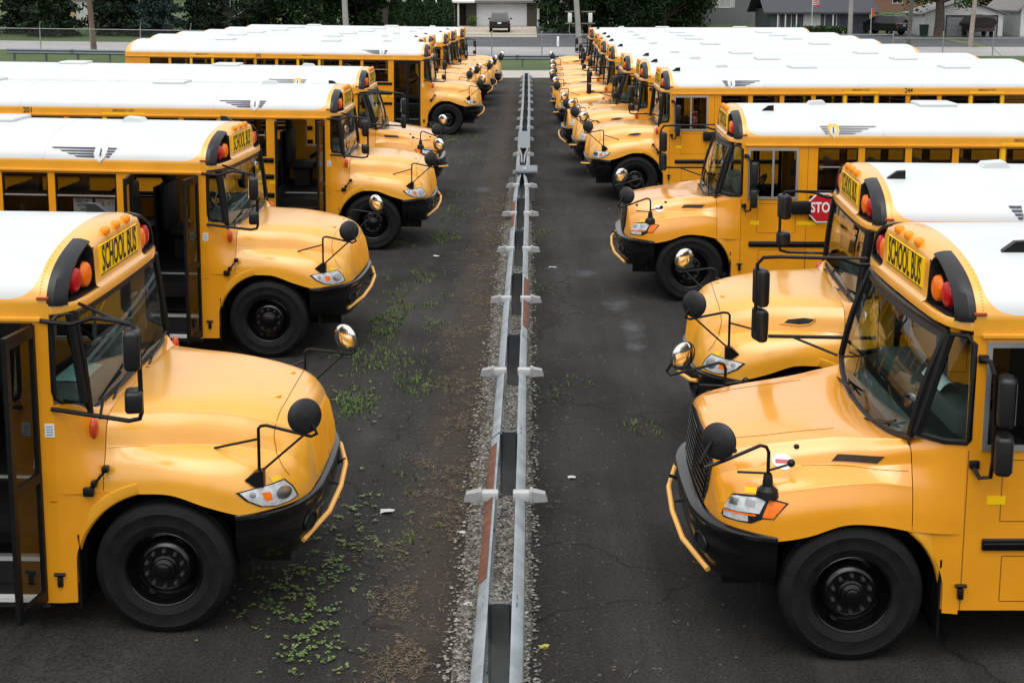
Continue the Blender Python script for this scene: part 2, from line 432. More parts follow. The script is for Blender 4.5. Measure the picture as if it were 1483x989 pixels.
def lug_mesh():
    mb = MB()
    for q in range(10):
        a = 2*math.pi*(q+.5)/10
        mb.lathe([(.017,-.09),(.017,-.122),(.012,-.132),(.001,-.134)], (.138*math.cos(a), 0, .138*math.sin(a)), 'y', 6)
    return mb.mesh('lug_nuts', pm('nut_steel', (.06,.06,.06), .45, .6))
def hole_mesh():
    mb = MB()
    for q in range(2):
        a = R(62)+math.pi*q; c = Vector((.222*math.cos(a), -.056, .222*math.sin(a)))
        M = T(*c) @ Matrix.Rotation(-a, 4, 'Y') @ Matrix.Rotation(R(-48), 4, 'Z')
        b = MB().lathe([(.001,-.0045),(.03,-.0045),(.034,-.001)], (0,0,0), 'y', 14); mb.add(b, M)
    return mb.mesh('hand_holes', pm('void_black', (.003,.003,.003), .9))
# hood control nets: rows rear -> nose -> grille foot, columns centre -> fender edge
def net1():
    r = []
    r.append([(-.42,)*10, (0,.35,.72,.95,1.03,1.065,1.085,1.12,1.15,1.16), (1.69,1.69,1.688,1.66,1.57,1.44,1.38,1.30,1.21,1.12)])
    r.append([(-.17,)*10, (0,.33,.68,.88,.955,1.0,1.055,1.12,1.165,1.18), (1.70,1.699,1.69,1.65,1.555,1.425,1.395,1.335,1.23,1.115)])
    r.append([(.08,)*10, (0,.31,.65,.83,.90,.94,1.02,1.115,1.175,1.19), (1.702,1.70,1.688,1.64,1.54,1.415,1.395,1.34,1.24,1.11)])
    r.append([(.34,)*10, (0,.3,.60,.77,.835,.875,.975,1.095,1.17,1.186), (1.688,1.685,1.668,1.618,1.515,1.395,1.378,1.315,1.20,1.02)])
    r.append([(.60,)*10, (0,.3,.57,.735,.80,.84,.95,1.06,1.135,1.155), (1.65,1.645,1.622,1.565,1.465,1.36,1.335,1.255,1.12,.945)])
    r.append([(.82,.82,.815,.81,.80,.80,.79,.78,.77,.76), (0,.28,.53,.69,.755,.80,.91,1.0,1.06,1.08), (1.59,1.583,1.558,1.50,1.41,1.32,1.275,1.18,1.06,.945)])
    r.append([(.95,.945,.935,.92,.91,.90,.89,.885,.88,.875), (0,.27,.5,.645,.725,.77,.855,.92,.965,.98), (1.50,1.49,1.46,1.40,1.325,1.27,1.215,1.13,1.03,.945)])
    r.append([(1.01,1.005,.995,.985,.975,.965,.957,.95,.945,.94), (0,.26,.48,.615,.69,.735,.80,.85,.885,.895), (1.36,1.355,1.33,1.28,1.225,1.185,1.14,1.08,1.01,.95)])
    r.append([(1.05,1.048,1.04,1.03,1.02,1.015,1.01,1.0,.99,.985), (0,.25,.45,.575,.64,.685,.725,.765,.80,.81), (1.15,1.15,1.14,1.12,1.10,1.085,1.065,1.04,.99,.955)])
    r.append([(1.07,1.068,1.06,1.05,1.045,1.04,1.035,1.03,1.02,1.015), (0,.24,.43,.54,.6,.64,.67,.7,.73,.74), (.985,.985,.98,.98,.975,.975,.97,.97,.965,.96)])
    return np.array([[[q[0][j], q[1][j], q[2][j]] for j in range(10)] for q in r])
def net2():
    r = []
    r.append([(-.27,-.285,-.32,-.36,-.39,-.40,-.40,-.40,-.40,-.40), (0,.32,.68,.96,1.06,1.08,1.10,1.13,1.16,1.172), (1.55,1.555,1.58,1.615,1.585,1.47,1.41,1.32,1.16,1.0)])
    r.append([(-.12,-.12,-.14,-.15,-.16,-.16,-.16,-.16,-.16,-.16), (0,.32,.66,.88,.975,1.0,1.06,1.135,1.175,1.19), (1.575,1.578,1.59,1.595,1.53,1.43,1.39,1.345,1.19,1.05)])
    r.append([(.08,)*10, (0,.3,.61,.79,.875,.915,1.03,1.13,1.18,1.195), (1.578,1.576,1.575,1.57,1.50,1.41,1.375,1.335,1.19,1.055)])
    r.append([(.34,)*10, (0,.3,.60,.76,.845,.885,1.01,1.115,1.17,1.186), (1.565,1.56,1.545,1.535,1.465,1.39,1.355,1.30,1.15,.965)])
    r.append([(.60,)*10, (0,.3,.59,.74,.815,.86,.97,1.07,1.135,1.15), (1.535,1.53,1.51,1.495,1.43,1.365,1.33,1.25,1.10,.915)])
    r.append([(.80,.80,.795,.79,.785,.78,.775,.77,.765,.76), (0,.28,.57,.71,.78,.82,.91,.99,1.04,1.055), (1.50,1.495,1.48,1.455,1.39,1.33,1.29,1.20,1.06,.925)])
    r.append([(.915,.912,.90,.895,.885,.88,.87,.865,.86,.855), (0,.27,.54,.675,.735,.77,.85,.915,.955,.965), (1.475,1.47,1.45,1.42,1.36,1.29,1.23,1.13,1.03,.935)])
    r.append([(.965,.96,.95,.945,.94,.935,.93,.925,.92,.915), (0,.26,.52,.65,.70,.73,.785,.84,.87,.88), (1.40,1.395,1.38,1.35,1.29,1.23,1.17,1.09,1.01,.945)])
    r.append([(.99,.985,.975,.97,.965,.965,.96,.955,.95,.945), (0,.25,.50,.62,.66,.685,.72,.76,.79,.80), (1.18,1.18,1.17,1.16,1.13,1.10,1.07,1.03,.99,.955)])
    r.append([(1.01,1.008,1.0,.995,.99,.985,.98,.975,.97,.965), (0,.24,.48,.58,.62,.64,.67,.69,.72,.73), (.98,.98,.98,.98,.975,.97,.97,.97,.965,.96)])
    return np.array([[[q[0][j], q[1][j], q[2][j]] for j in range(10)] for q in r])
def sharpen(N, cols, q=.14):
    out = []
    for j in range(N.shape[1]):
        if j in cols: out += [N[:, j]*(1-q)+N[:, j-1]*q, N[:, j], N[:, j]*(1-q)+N[:, j+1]*q]
        else: out.append(N[:, j])
    return np.stack(out, 1)
_hood = {}
def hood(gen):
    if gen in _hood: return _hood[gen]
    N = net1() if gen == 1 else net2()
    N = sharpen(N, (3, 5) if gen == 1 else (3, 5, 7))
    D = crs(N, 7); D = np.swapaxes(crs(np.swapaxes(D, 0, 1), 5), 0, 1)
    full = np.concatenate([D[:, ::-1]*np.array([1, -1, 1]), D[:, 1:]], axis=1)
    mb = MB().grid(full)
    # folded edge under the fender lip and the rear edge
    e = full[:, 0]; i = full[:, -1]
    for E_, s in ((e, -1), (i, 1)):
        k = 5*7+1
        mb.grid([[tuple(p) for p in E_[:k]], [(p[0], p[1]-s*.05, p[2]+.004) for p in E_[:k]]])
    mb.grid([[tuple(p) for p in full[0]], [(p[0], p[1]*.985, p[2]-.05) for p in full[0]]])
    bvh = BVHTree.FromPolygons([Vector(p) for p in mb.v], mb.f)
    _hood[gen] = (mb.mesh('hood', YEL2 if gen == 1 else YEL, 42), bvh); return _hood[gen]
def hood_rear_edge(gen, n=21):
    N = net1() if gen == 1 else net2(); h = crs(N[0][:5], 6); return [(x, -y, z) for x, y, z in h[::-1]] + [tuple(p) for p in h[1:]]

def headlight(gen, s):
    """housing, clear lens, amber lens meshes for one side (s = sign of y)"""
    bvh = hood(gen)[1]; hs_, lens, amb, lamp = MB(), MB(), MB(), MB()
    if gen == 1:
        ol = [(.563,-1.147,1.118),(.675,-1.096,1.134),(.789,-1.018,1.142),(.868,-.935,1.15),(.922,-.897,1.085),(.956,-.869,1.0),(.901,-.948,.984),(.814,-1.037,.98),(.723,-1.098,1.0),(.63,-1.136,1.055)]
        spatch(hs_, bvh, ol, s, .007, 3, .04, 0, .01, 1.05); spatch(lens, bvh, ol, s, .013, 4, .035, 0, .004, .95)
        spatch(amb, bvh, [(.723,-1.082,1.098),(.782,-1.042,1.092),(.80,-1.046,1.036),(.755,-1.074,1.030)], s, .016, 2, .03, 0, .002)
        spatch(lamp, bvh, [(.86+.05*math.cos(t), -.96+.05*math.cos(t), 1.06+.05*math.sin(t)) for t in np.linspace(0, 6.28, 14)[:-1]], s, .016, 3, .05, 0, .003)
        spatch(lamp, bvh, [(.66+.03*math.cos(t), -1.105, 1.09+.022*math.sin(t)) for t in np.linspace(0, 6.28, 10)[:-1]], s, .016, 3, .05, 0, .003)
    else:
        ol = [(.905,.895,1.03),(.864,.913,1.138),(.832,.928,1.191),(.664,1.052,1.224),(.477,1.137,1.196),(.578,1.145,1.08),(.647,1.119,1.075),(.722,1.077,1.026),(.801,1.016,1.018),(.89,.911,1.01)]
        spatch(hs_, bvh, ol, s, .006, 4, .04, 0, .01, 1.02)
        spatch(lens, bvh, [(.888,.90,1.075),(.856,.913,1.135),(.828,.928,1.178),(.664,1.052,1.208),(.625,1.09,1.19),(.665,1.10,1.105),(.80,1.0,1.085)], s, .013, 4, .035, 0, .004)
        spatch(lens, bvh, [(.885,.905,1.058),(.80,1.0,1.068),(.735,1.05,1.072),(.735,1.06,1.035),(.80,1.016,1.026),(.885,.91,1.022)], s, .013, 3, .035, 0, .004)
        spatch(amb, bvh, [(.60,1.10,1.205),(.49,1.135,1.19),(.575,1.14,1.085),(.648,1.117,1.085)], s, .013, 3, .03, 0, .004)
        spatch(amb, bvh, [(.88,.90,1.068),(.80,1.0,1.08),(.69,1.09,1.095),(.69,1.09,1.082),(.80,1.01,1.068),(.88,.905,1.06)], s, .0145, 2, .03, 0, .002)
        for q in (0, 1): spatch(lamp, bvh, [(.82-.11*q+a, .95+.075*q-.7*a, 1.145+.012*q+b) for a, b in [(-.032,-.026),(.032,-.026),(.032,.024),(-.032,.024)]], s, .016, 2, .03, 0, .003)
    return hs_.mesh('headlight', BLK), lens.mesh('lens', HLC), amb.mesh('amber_lens', AMBL), lamp.mesh('reflector', pm('lamp_bowl', (.38,.39,.41), .12, .9))
def hood_details(gen, s):
    """things on one flank: name -> mesh"""
    out = {}; bvh = hood(gen)[1]; d = Vector((0, -s, 0)); dn = Vector((0, 0, -1))
    mb = MB()
    if gen == 1:
        surf_line(mb, bvh, [(.80, 0, 1.60), (.79, s*.35, 1.575), (.765, s*.6, 1.52), (.763, s*.739, 1.444), (.80, s*.82, 1.34), (.846, s*.884, 1.247), (.9, s*.88, 1.164)], .0035)
        out['panel_seam'] = mb.mesh('panel_seam', SEAM); mb = MB()
        surf_line(mb, bvh, [(-.41, s*1.066, 1.435), (-.17, s*1.0, 1.425), (.08, s*.945, 1.415), (.34, s*.88, 1.395), (.60, s*.845, 1.36), (.70, s*.84, 1.34)], .0065)
        out['hood_lip'] = mb.mesh('hood_lip', YEL2)
        mb = MB(); l, no = cast(bvh, (.70, s*.33, 2.2), dn); mb.ball(l, .055, .032, .014, 14, 8); out['hood_scoop'] = mb.mesh('hood_scoop', YEL2)
        if s > 0:
            mb = MB(); P = [(-.23, 2*s, 1.47), (-.18, 2*s, 1.52), (-.02, 2*s, 1.545), (.10, 2*s, 1.54), (.10, 2*s, 1.515), (.05, 2*s, 1.48), (-.05, 2*s, 1.465)]
            patch(mb, bvh, [(-(p[0])-.05, p[1], p[2]) for p in P], d, .006, 2, .03); out['side_vent'] = mb.mesh('side_vent', GLB)
            mb = MB(); seam(mb, bvh, [(-(p[0])-.05 + (.012 if i > 2 else -.012), p[1], p[2]) for i, p in enumerate(P)] + [(.18+.012, 2*s, 1.47)], d, .012, .03, 0); out['vent_rim'] = mb.mesh('vent_rim', YEL2)
        mb = MB(); 
        for i in range(9):                      # pressed grille ribs
            y = s*(.06+.052*i); dd = Vector((-1, 0, 0))
            z0 = 1.02; z1 = 1.40 - .0*i - max(0, i-6)*.03
            Q = []
            for z in np.linspace(z0, z1, 8):
                l, no = cast(bvh, (2, y, z), dd); Q.append(l + no*.001)
            mb.tube(Q, .011, 6)
        out['grille'] = mb.mesh('grille', YEL2)
        rp = [(.773,1.004,1.187),(.844,.94,1.184),(.852,.948,1.157),(.80,1.006,1.15)]
    else:
        surf_line(mb, bvh, [(.05, s*.62, 1.575), (.34, s*.60, 1.545), (.60, s*.59, 1.51), (.85, s*.55, 1.47)], .003)
        surf_line(mb, bvh, [(-.38, s*1.09, 1.42), (-.16, s*1.02, 1.40), (.08, s*.93, 1.405), (.34, s*.89, 1.385)], .0025)
        out['panel_seam'] = mb.mesh('panel_seam', SEAM)
        mb = MB(); patch(mb, bvh, [(.125, s*2, 1.425), (.08, s*2, 1.475), (-.227, s*2, 1.50), (-.18, s*2, 1.445)], d, .005, 3, .03); out['side_vent'] = mb.mesh('side_vent', pm('vent_brown', (.03,.018,.01), .6, bump=.6, bscale=120))
        mb = MB()                               # black mesh grille
        dd = Vector((-1, 0, 0))
        ol = [(2, 0, 1.43), (2, s*.30, 1.425), (2, s*.60, 1.385), (2, s*.665, 1.33), (2, s*.625, 1.1), (2, s*.565, .985), (2, s*.3, .985), (2, 0, .985)]
        patch(mb, bvh, ol, dd, .007, 4, .06); 
        for k in range(9):
            z = 1.02+.044*k; Q = []
            for y in np.linspace(.0, .55+.007*k, 10):
                l, no = cast(bvh, (2, s*y, z), dd); Q.append(l + no*.012)
            mb.tube(Q, .006, 5)
        for k in range(10):
            y = s*(.03+.056*k); Q = []
            for z in np.linspace(1.0, 1.39, 6):
                l, no = cast(bvh, (2, y, z), dd); Q.append(l + no*.012)
            mb.tube(Q, .0045, 5)
        out['grille'] = mb.mesh('grille', GLB)
        mb = MB()
        for p in ((.80, s*.72), (.36, s*.80)):
            l, no = cast(bvh, (p[0], p[1], 2.2), dn); mb.ball(l, .022, .022, .02)
        out['rubber_bumper'] = mb.mesh('rubber_bumper', BLK)
        rp = [(.76,.969,1.262),(.671,1.026,1.274),(.674,1.05,1.238),(.763,.995,1.224)]
    mb = MB(); spatch(mb, bvh, rp, s, .005, 2, .03, 0, .004); out['reflector_patch'] = mb.mesh('reflector_patch', REFL)
    # rubber hood latch low on the cowl
    mb = MB(); y = s*(yplan(-.44, gen)+.03)
    if gen == 1:
        mb.tube([(-.39, s*1.19, 1.30), (-.50, s*1.21, 1.17)], .012, 6); mb.rbox(-.42, -.37, y-.03, y+.03, 1.28, 1.33, .01); mb.rbox(-.50, -.46, s*1.19-.03, s*1.19+.03, 1.17, 1.22, .01); mb.rbox(-.56, -.48, s*1.20-.02, s*1.20+.025, 1.10, 1.17, .012)
    if gen == 1: out['rubber_latch'] = mb.mesh('rubber_latch', BLK); mb = MB()
    mb.rbox(-.75-.02, -.75+.02, s*1.222-.02, s*1.222+.03, .40+(.12 if s > 0 else 0), .48+(.12 if s > 0 else 0), .008); mb.tube([(-.79, s*1.235, .50+(.12 if s > 0 else 0)), (-.71, s*1.235, .50+(.12 if s > 0 else 0))], .014, 6)
    out['latch'] = mb.mesh('latch', BLK)
    # fender mirror
    bx, bz = (.71, 1.205) if gen == 1 else (.61, 1.325)
    l, no = cast(bvh, (bx, s*1.06, 2.2), dn); by = s*1.06; bz = l.z
    mb = MB(); mx, my, mz = (1.07, s*1.13, 1.71) if gen == 1 else (.98, s*1.12, 1.65)
    pt = 1.61 if gen == 1 else 1.62
    if gen == 1:
        mb.prism([(bx-.10, bz+.04), (bx-.02, bz+.105), (bx+.04, bz+.115), (bx+.04, bz-.015), (bx-.03, bz-.01)], lambda a, b, t: (a, by+t*s, b), -.03, .05)
        mb.tube([(bx, by, bz+.05), (bx, by, pt-.02), (bx+.02, by, pt), (bx+.06, by, pt+.005), (mx+.04, my-s*.01, pt-.055), (mx+.085, my, pt-.03), (mx+.07, my, pt+.0), (mx+.03, my, mz-.03)], .0125, 7)
        l2, n2 = cast(bvh, (bx-.36, s*.93, 2.2), dn)
        mb.tube([l2, (bx, by, pt-.10)], .010, 6); mb.tube([(bx+.01, by, bz+.09), (mx-.01, my, pt-.04)], .010, 6)
    else:
        mb.lathe([(.085,-.03),(.075,.02),(.04,.05),(.033,.12),(.025,.14)], (bx, by, bz), 'z', 14)
        mb.tube([(bx, by, bz+.12), (bx, by, pt-.07), (bx+.02, by, pt-.03), (bx+.06, by, pt-.02), (mx-.05, my, mz-.14), (mx+.10, my+s*.03, mz-.185), (mx+.13, my+s*.03, mz-.15), (mx+.045, my, mz)], .0135, 7)
        mb.tube([(bx, by, bz+.16), (bx-.14, by-s*.03, bz+.19)], .009, 6); mb.ball((bx-.17, by-s*.04, bz+.20), .03, .03, .03)
        mb.tube([(bx, by, bz+.14), (bx+.22, by, bz+.15)], .009, 6)
    out['mirror_arm'] = mb.mesh('mirror_arm', BLK)
    back = MB(); face = MB()
    prof = [(.001,.034),(.02,.033),(.022,.028),(.07,.024),(.11,.014),(.13,.0),(.134,-.012)]
    fp = [(.126,-.010),(.11,-.026),(.08,-.042),(.04,-.052),(.001,-.055)]
    q = Vector((.50, s*.80, .12)).normalized().to_track_quat('X', 'Z').to_matrix().to_4x4()
    M = T(mx, my, mz) @ q
    back.lathe(prof, (0,0,0), 'x', 28).tf(M); back.add(MB().lathe([(.134,-.012),(.126,-.010)], (0,0,0), 'x', 28).tf(M)); face.lathe(fp, (0,0,0), 'x', 28).tf(M)
    out['crossview_mirror'] = back.mesh('crossview_mirror', GRYB); out['mirror_face'] = face.mesh('mirror_face', CHR)
    return out
def bumper_mesh(gen):
    mb = MB()
    pl = [(.545,1.165),(.60,1.16),(.70,1.13),(.84,1.05),(.95,.92),(1.02,.78),(1.075,.55),(1.09,.28),(1.095,0)]
    pl = crs(np.array(pl), 3); full = [(x, y) for x, y in pl] + [(x, -y) for x, y in pl[::-1][1:]]
    ks = [(-.10,.965),(-.02,.962),(.008,.945),(.012,.92),(.0,.90),(-.012,.88),(-.005,.80),(-.012,.70),(-.05,.58),(-.10,.50),(-.2,.50)]
    rows = []
    nrm = []
    for i in range(len(full)):
        a, b = Vector(full[max(i-1, 0)]), Vector(full[min(i+1, len(full)-1)]); t = (b-a).normalized(); nrm.append(Vector((-t.y, t.x)))
    for dk, z in ks:
        rows.append([(full[i][0]+nrm[i].x*dk, full[i][1]+nrm[i].y*dk, z + (.06*smooth01((abs(full[i][1])-.7)/.45) if z < .6 else 0)) for i in range(len(full))])
    mb.grid(rows)
    return mb
def bumper(gen):
    mb = bumper_mesh(gen); bvh = BVHTree.FromPolygons([Vector(p) for p in mb.v], mb.f)
    me = mb.mesh('bumper', GLB, 40); det = []; holes = MB()
    for s in (-1, 1):
        c = Vector((2.2, s*1.25*.9, .76)); d = Vector((-1, -s*.28, 0)).normalized()
        ring = [cast(bvh, (2.0, s*(.72+.28*.98) + s*.10*math.cos(t), .735+.07*math.sin(t)), d) for t in np.linspace(0, 6.28, 17)[:-1]]
        det.append(MB().tube([l+n*.006 for l, n in ring], .012, 6, closed=True).mesh('fog_lamp_rim', BLK))
        patch(holes, bvh, [(2.0, s*(.72+.28*.98) + s*.09*math.cos(t), .735+.062*math.sin(t)) for t in np.linspace(0, 6.28, 13)[:-1]], d, .003, 2)
        for zz in (.86, .80): patch(holes, bvh, [(2, s*.05, zz-.02), (2, s*.62, zz-.02), (2, s*.60, zz+.012), (2, s*.05, zz+.012)], (-1, 0, 0), .003, 2, .06)
    return me, det, holes.mesh('intake', pm('void_black', (.003,.003,.003), .9))
def gate_mesh(gen):
    mb = MB()
    z0 = .66 if gen == 1 else .60
    P = [(.985,-.80,z0-.05),(1.13,-.42,z0+.03),(1.165,.0,z0+.08),(1.155,.40,z0+.13),(1.06,.78,z0+.17),(1.0,.83,z0+.18)]
    mb.tube(P if gen == 1 else [(x, -y, z) for x, y, z in P], .021, 8); return mb.mesh('crossing_gate_arm', pm('gate_yellow', (.80,.42,.10), .45))
def gate_bracket(gen):
    mb = MB(); s = 1 if gen == 1 else -1
    out = []
    for y in (.0, .45, .76):
        mb = MB(); mb.tube([(1.05, s*y, .78), (1.15-.09*(y > .7), s*y, .77+.04*(y > .3))], .016, 6); out.append(mb.mesh('gate_bracket', BLK))
    return out
def windshield(gen):
    """glass grid, gasket"""
    if gen == 1:
        bot = lambda t: Vector((-.515-.012*abs(t)**2, t*1.075, 1.70)); top = lambda t: Vector((-.592-.02*abs(t)**2, t*1.075, 2.462))
    else:
        bot = lambda t: Vector((-.285-.105*abs(t)**2.2, t*1.06, 1.545+.13*abs(t)**3)); top = lambda t: Vector((-.548-.065*abs(t)**2.2, t*1.06, 2.43))
    ts = np.linspace(-1, 1, 25); rows = []
    for k in np.linspace(0, 1, 7):
        rows.append([tuple(bot(t).lerp(top(t), k) + Vector((.028*math.sin(k*3.14159) if gen == 2 else .01*math.sin(k*3.14159), 0, 0))) for t in ts])
    g = MB().grid(rows)
    k = MB()
    ring = rows[0] + [r[-1] for r in rows[1:-1]] + rows[-1][::-1] + [r[0] for r in rows[1:-1]][::-1]
    k.tube(ring, .019 if gen == 1 else .024, 6, closed=True)
    for s in (0, -1): k.tube([r[s] for r in rows], .03, 6)
    # dark printed band along the top edge
    nb = [[tuple(Vector(rows[-1][i]) + Vector((.004, 0, 0))) for i in range(25)], [tuple(Vector(rows[-1][i]).lerp(Vector(rows[-2][i]), .45) + Vector((.005, 0, 0))) for i in range(25)]]
    k.grid(nb)
    return g.mesh('windshield', GLW), k.mesh('gasket', BLK), rows
def cowl_strip(gen, rows):
    mb = MB(); he = hood_rear_edge(gen); n = len(he); b = rows[0]
    P = [[(p[0], p[1], p[2]-.03) for p in he], [tuple(Vector(he[i]).lerp(Vector(b[round(i*(len(b)-1)/(n-1))]), .5) - Vector((0, 0, .035))) for i in range(n)], [tuple(Vector(b[round(i*(len(b)-1)/(n-1))]) - Vector((.0, 0, .012))) for i in range(n)]]
    mb.grid(P)
    return mb.mesh('cowl_panel', YEL2 if gen == 1 else BLK)
def wipers(rows):
    mb = MB()
    for y0, y1 in ((-.85, -.22), (.15, .80)):
        def at(y, k):
            i = int(np.clip(round((y/1.075+1)*12), 0, 24)); r = k*(len(rows)-1); a = int(r); b = min(a+1, len(rows)-1)
            return Vector(rows[a][i]).lerp(Vector(rows[b][i]), r-a) + Vector((.045, 0, .0))
        mb.tube([at(y0, -.0)+Vector((.02, 0, -.03)), at((y0+y1)/2, .04), at(y1, .07)], .009, 5)
        mb.tube([at(y1-.42, .02), at(y1-.1, .08), at(y1+.12, .13)], .011, 5)
        mb.ball(at(y0, 0)+Vector((.02, 0, -.03)), .03, .03, .025, 8, 5)
    return mb.mesh('wiper', BLK)
def quarter(gen, s):
    if gen == 1: P = [(-.735,s*1.214,1.90),(-.722,s*1.21,1.855),(-.68,s*1.20,1.825),(-.545,s*1.125,1.795),(-.625,s*1.125,2.462),(-.70,s*1.18,2.462),(-.735,s*1.212,2.42)]
    else: P = [(-.755,s*1.216,1.70),(-.74,s*1.21,1.672),(-.60,s*1.16,1.665),(-.425,s*1.09,1.70),(-.445,s*1.09,1.75),(-.625,s*1.09,2.42),(-.72,s*1.19,2.43),(-.755,s*1.215,2.38)]
    g = MB().poly(P); k = MB().tube(P, .023, 6, closed=True)
    a, b = (3, 4) if gen == 1 else (3, 5)
    k.tube([P[a], P[b]], .034, 6)
    return g.mesh('quarter_window', GLW, smooth=False), k.mesh('gasket', BLK)
def window_parts(w):
    """frame and panes of a split sash window of width w; origin at upper rear corner on the wall line (x runs forward 0..w)"""
    fr = MB(); t = .022
    for x0, x1, z0, z1 in ((0, w, -t, 0), (0, w, -(WZ1-WZ0), -(WZ1-WZ0)+t), (0, t, -(WZ1-WZ0), 0), (w-t, w, -(WZ1-WZ0), 0)): fr.box(x0+.003, x1-.003, -.018, .018, z0, z1-.003 if z1 == 0 else z1)
    al = MB().box(t, w-t, -.02, .02, -.30, -.282)
    p1 = MB().poly([(t, -.006, -.29), (w-t, -.006, -.29), (w-t, -.006, -t), (t, -.006, -t)]); p2 = MB().poly([(t, .006, -(WZ1-WZ0)+t), (w-t, .006, -(WZ1-WZ0)+t), (w-t, .006, -.29), (t, .006, -.29)])
    return fr.mesh('window', BLK, smooth=False), al.mesh('sash_rail', ALU, smooth=False), p1.mesh('pane', GLS, smooth=False), p2.mesh('pane', GLS, smooth=False)
def door_leaf():
    """one leaf: hinge at x=0, runs to x=.425, z .28..2.40; outer face toward -y"""
    fr = MB(); z0, z1, w_ = .285, 2.40, .425
    for a, b, c, d in ((0, .05, z0, z1), (w_-.05, w_, z0, z1), (.05, w_-.05, z0, z0+.09), (.05, w_-.05, 1.22, 1.29), (.05, w_-.05, z1-.09, z1)): fr.box(a, b, -.018, .018, c, d)
    p = MB().poly([(.05, 0, z0+.09), (w_-.05, 0, z0+.09), (w_-.05, 0, 1.22), (.05, 0, 1.22)]).poly([(.05, 0, 1.29), (w_-.05, 0, 1.29), (w_-.05, 0, z1-.09), (.05, 0, z1-.09)])
    return fr.mesh('door', BLK, smooth=False), p.mesh('pane', GLD, smooth=False)
def steps_mesh():
    mb = MB()
    zs = [.28, .50, .725, .95]; ys = [-1.16, -.92, -.67, -.42]
    for i, (z, y) in enumerate(zip(zs, ys)):
        mb.box(-1.73, -.86, y, (ys[i+1] if i < 3 else .6), z-.03, z); mb.box(-1.73, -.86, y+.01, y+.03, (zs[i-1] if i else .2), z-.03)
        mb.box(-1.73, -.86, y-.012, y+.05, z-.032, z+.003, 1)
    mb.box(-1.76, -1.732, -1.15, -.4, .28, 1.1); mb.box(-.858, -.835, -1.15, -.4, .28, 1.66)
    return mb.mesh('entry_steps', [INT, STEPW], smooth=False)
def step_text():
    mb = MB(); y = -.664
    mb.box(-1.55, -1.07, -.665, -.66, .80, .87); 
    m2 = MB(); add_text(m2, 'WATCH YOUR STEP', .062, lambda a, b: (-1.31+a, -.668, .835+b), .82, .001)
    return mb.mesh('step_notice', PAPER, smooth=False), m2.mesh('lettering', INK, smooth=False)
def floor_mesh():
    mb = MB(); mb.box(-10.35, -1.76, -1.17, 1.17, .95, .97); mb.box(-1.76, -.6, -.4, 1.17, .95, .968)
    mb.box(-1.9, -1.86, -1.1, -.45, .97, 1.95); mb.box(-1.95, -1.91, .35, 1.15, .97, 2.0)       # front barriers
    return mb.mesh('floor', INT, smooth=False)
def dash_mesh(gen):
    mb = MB(); f_ = -.56 if gen == 1 else -.44
    mb.quadbox([(-.98,-1.05,1.25),(f_-.1,-1.05,1.25),(f_-.1,1.1,1.25),(-.98,1.1,1.25),(-.92,-1.02,1.62),(f_,-1.05,1.66 if gen == 1 else 1.52),(f_,1.05,1.66 if gen == 1 else 1.52),(-.92,1.08,1.66)])
    mb.rbox(-1.02, -.72, .25, 1.0, 1.5, 1.84, .06)
    mb.rbox(-1.0, -.66, -.95, .15, 1.5, 1.79, .05)
    return mb.mesh('dashboard', DASH)
def wheel_st():
    mb = MB(); M = T(-1.08, .58, 1.72) @ Matrix.Rotation(R(55), 4, 'Y')
    ring = [M @ Vector((.23*math.cos(t), .23*math.sin(t), 0)) for t in np.linspace(0, 6.283, 25)[:-1]]
    mb.tube(ring, .016, 6, closed=True); mb.tube([M @ Vector((-.22, 0, 0)), M @ Vector((.22, 0, 0))], .014, 6); mb.tube([M @ Vector((0, -.22, 0)), M @ Vector((0, .22, 0))], .014, 6)
    mb.tube([M @ Vector((0, 0, .02)), M @ Vector((0, 0, -.4))], .035, 8)
    return mb.mesh('steering_wheel', BLK)
def dseat_mesh():
    mb = MB(); mb.rbox(-1.75, -1.3, .32, .84, 1.28, 1.42, .05); mb.rbox(-1.86, -1.72, .32, .84, 1.38, 2.08, .06); mb.rbox(-1.87, -1.75, .44, .72, 2.05, 2.3, .05); mb.box(-1.7, -1.4, .42, .74, .96, 1.3)
    return mb.mesh('driver_seat', SEATM)
def pseat_mesh():
    mb = MB()
    mb.rbox(-.42, 0, 0, .98, .34, .47, .04); mb.rbox(-.50, -.40, 0, .98, .42, 1.02, .045, M=T(0,0,0)); mb.box(-.4, -.05, .05, .09, 0, .36); mb.box(-.4, -.05, .85, .89, 0, .36)
    return mb.mesh('passenger_seat', SEATM)
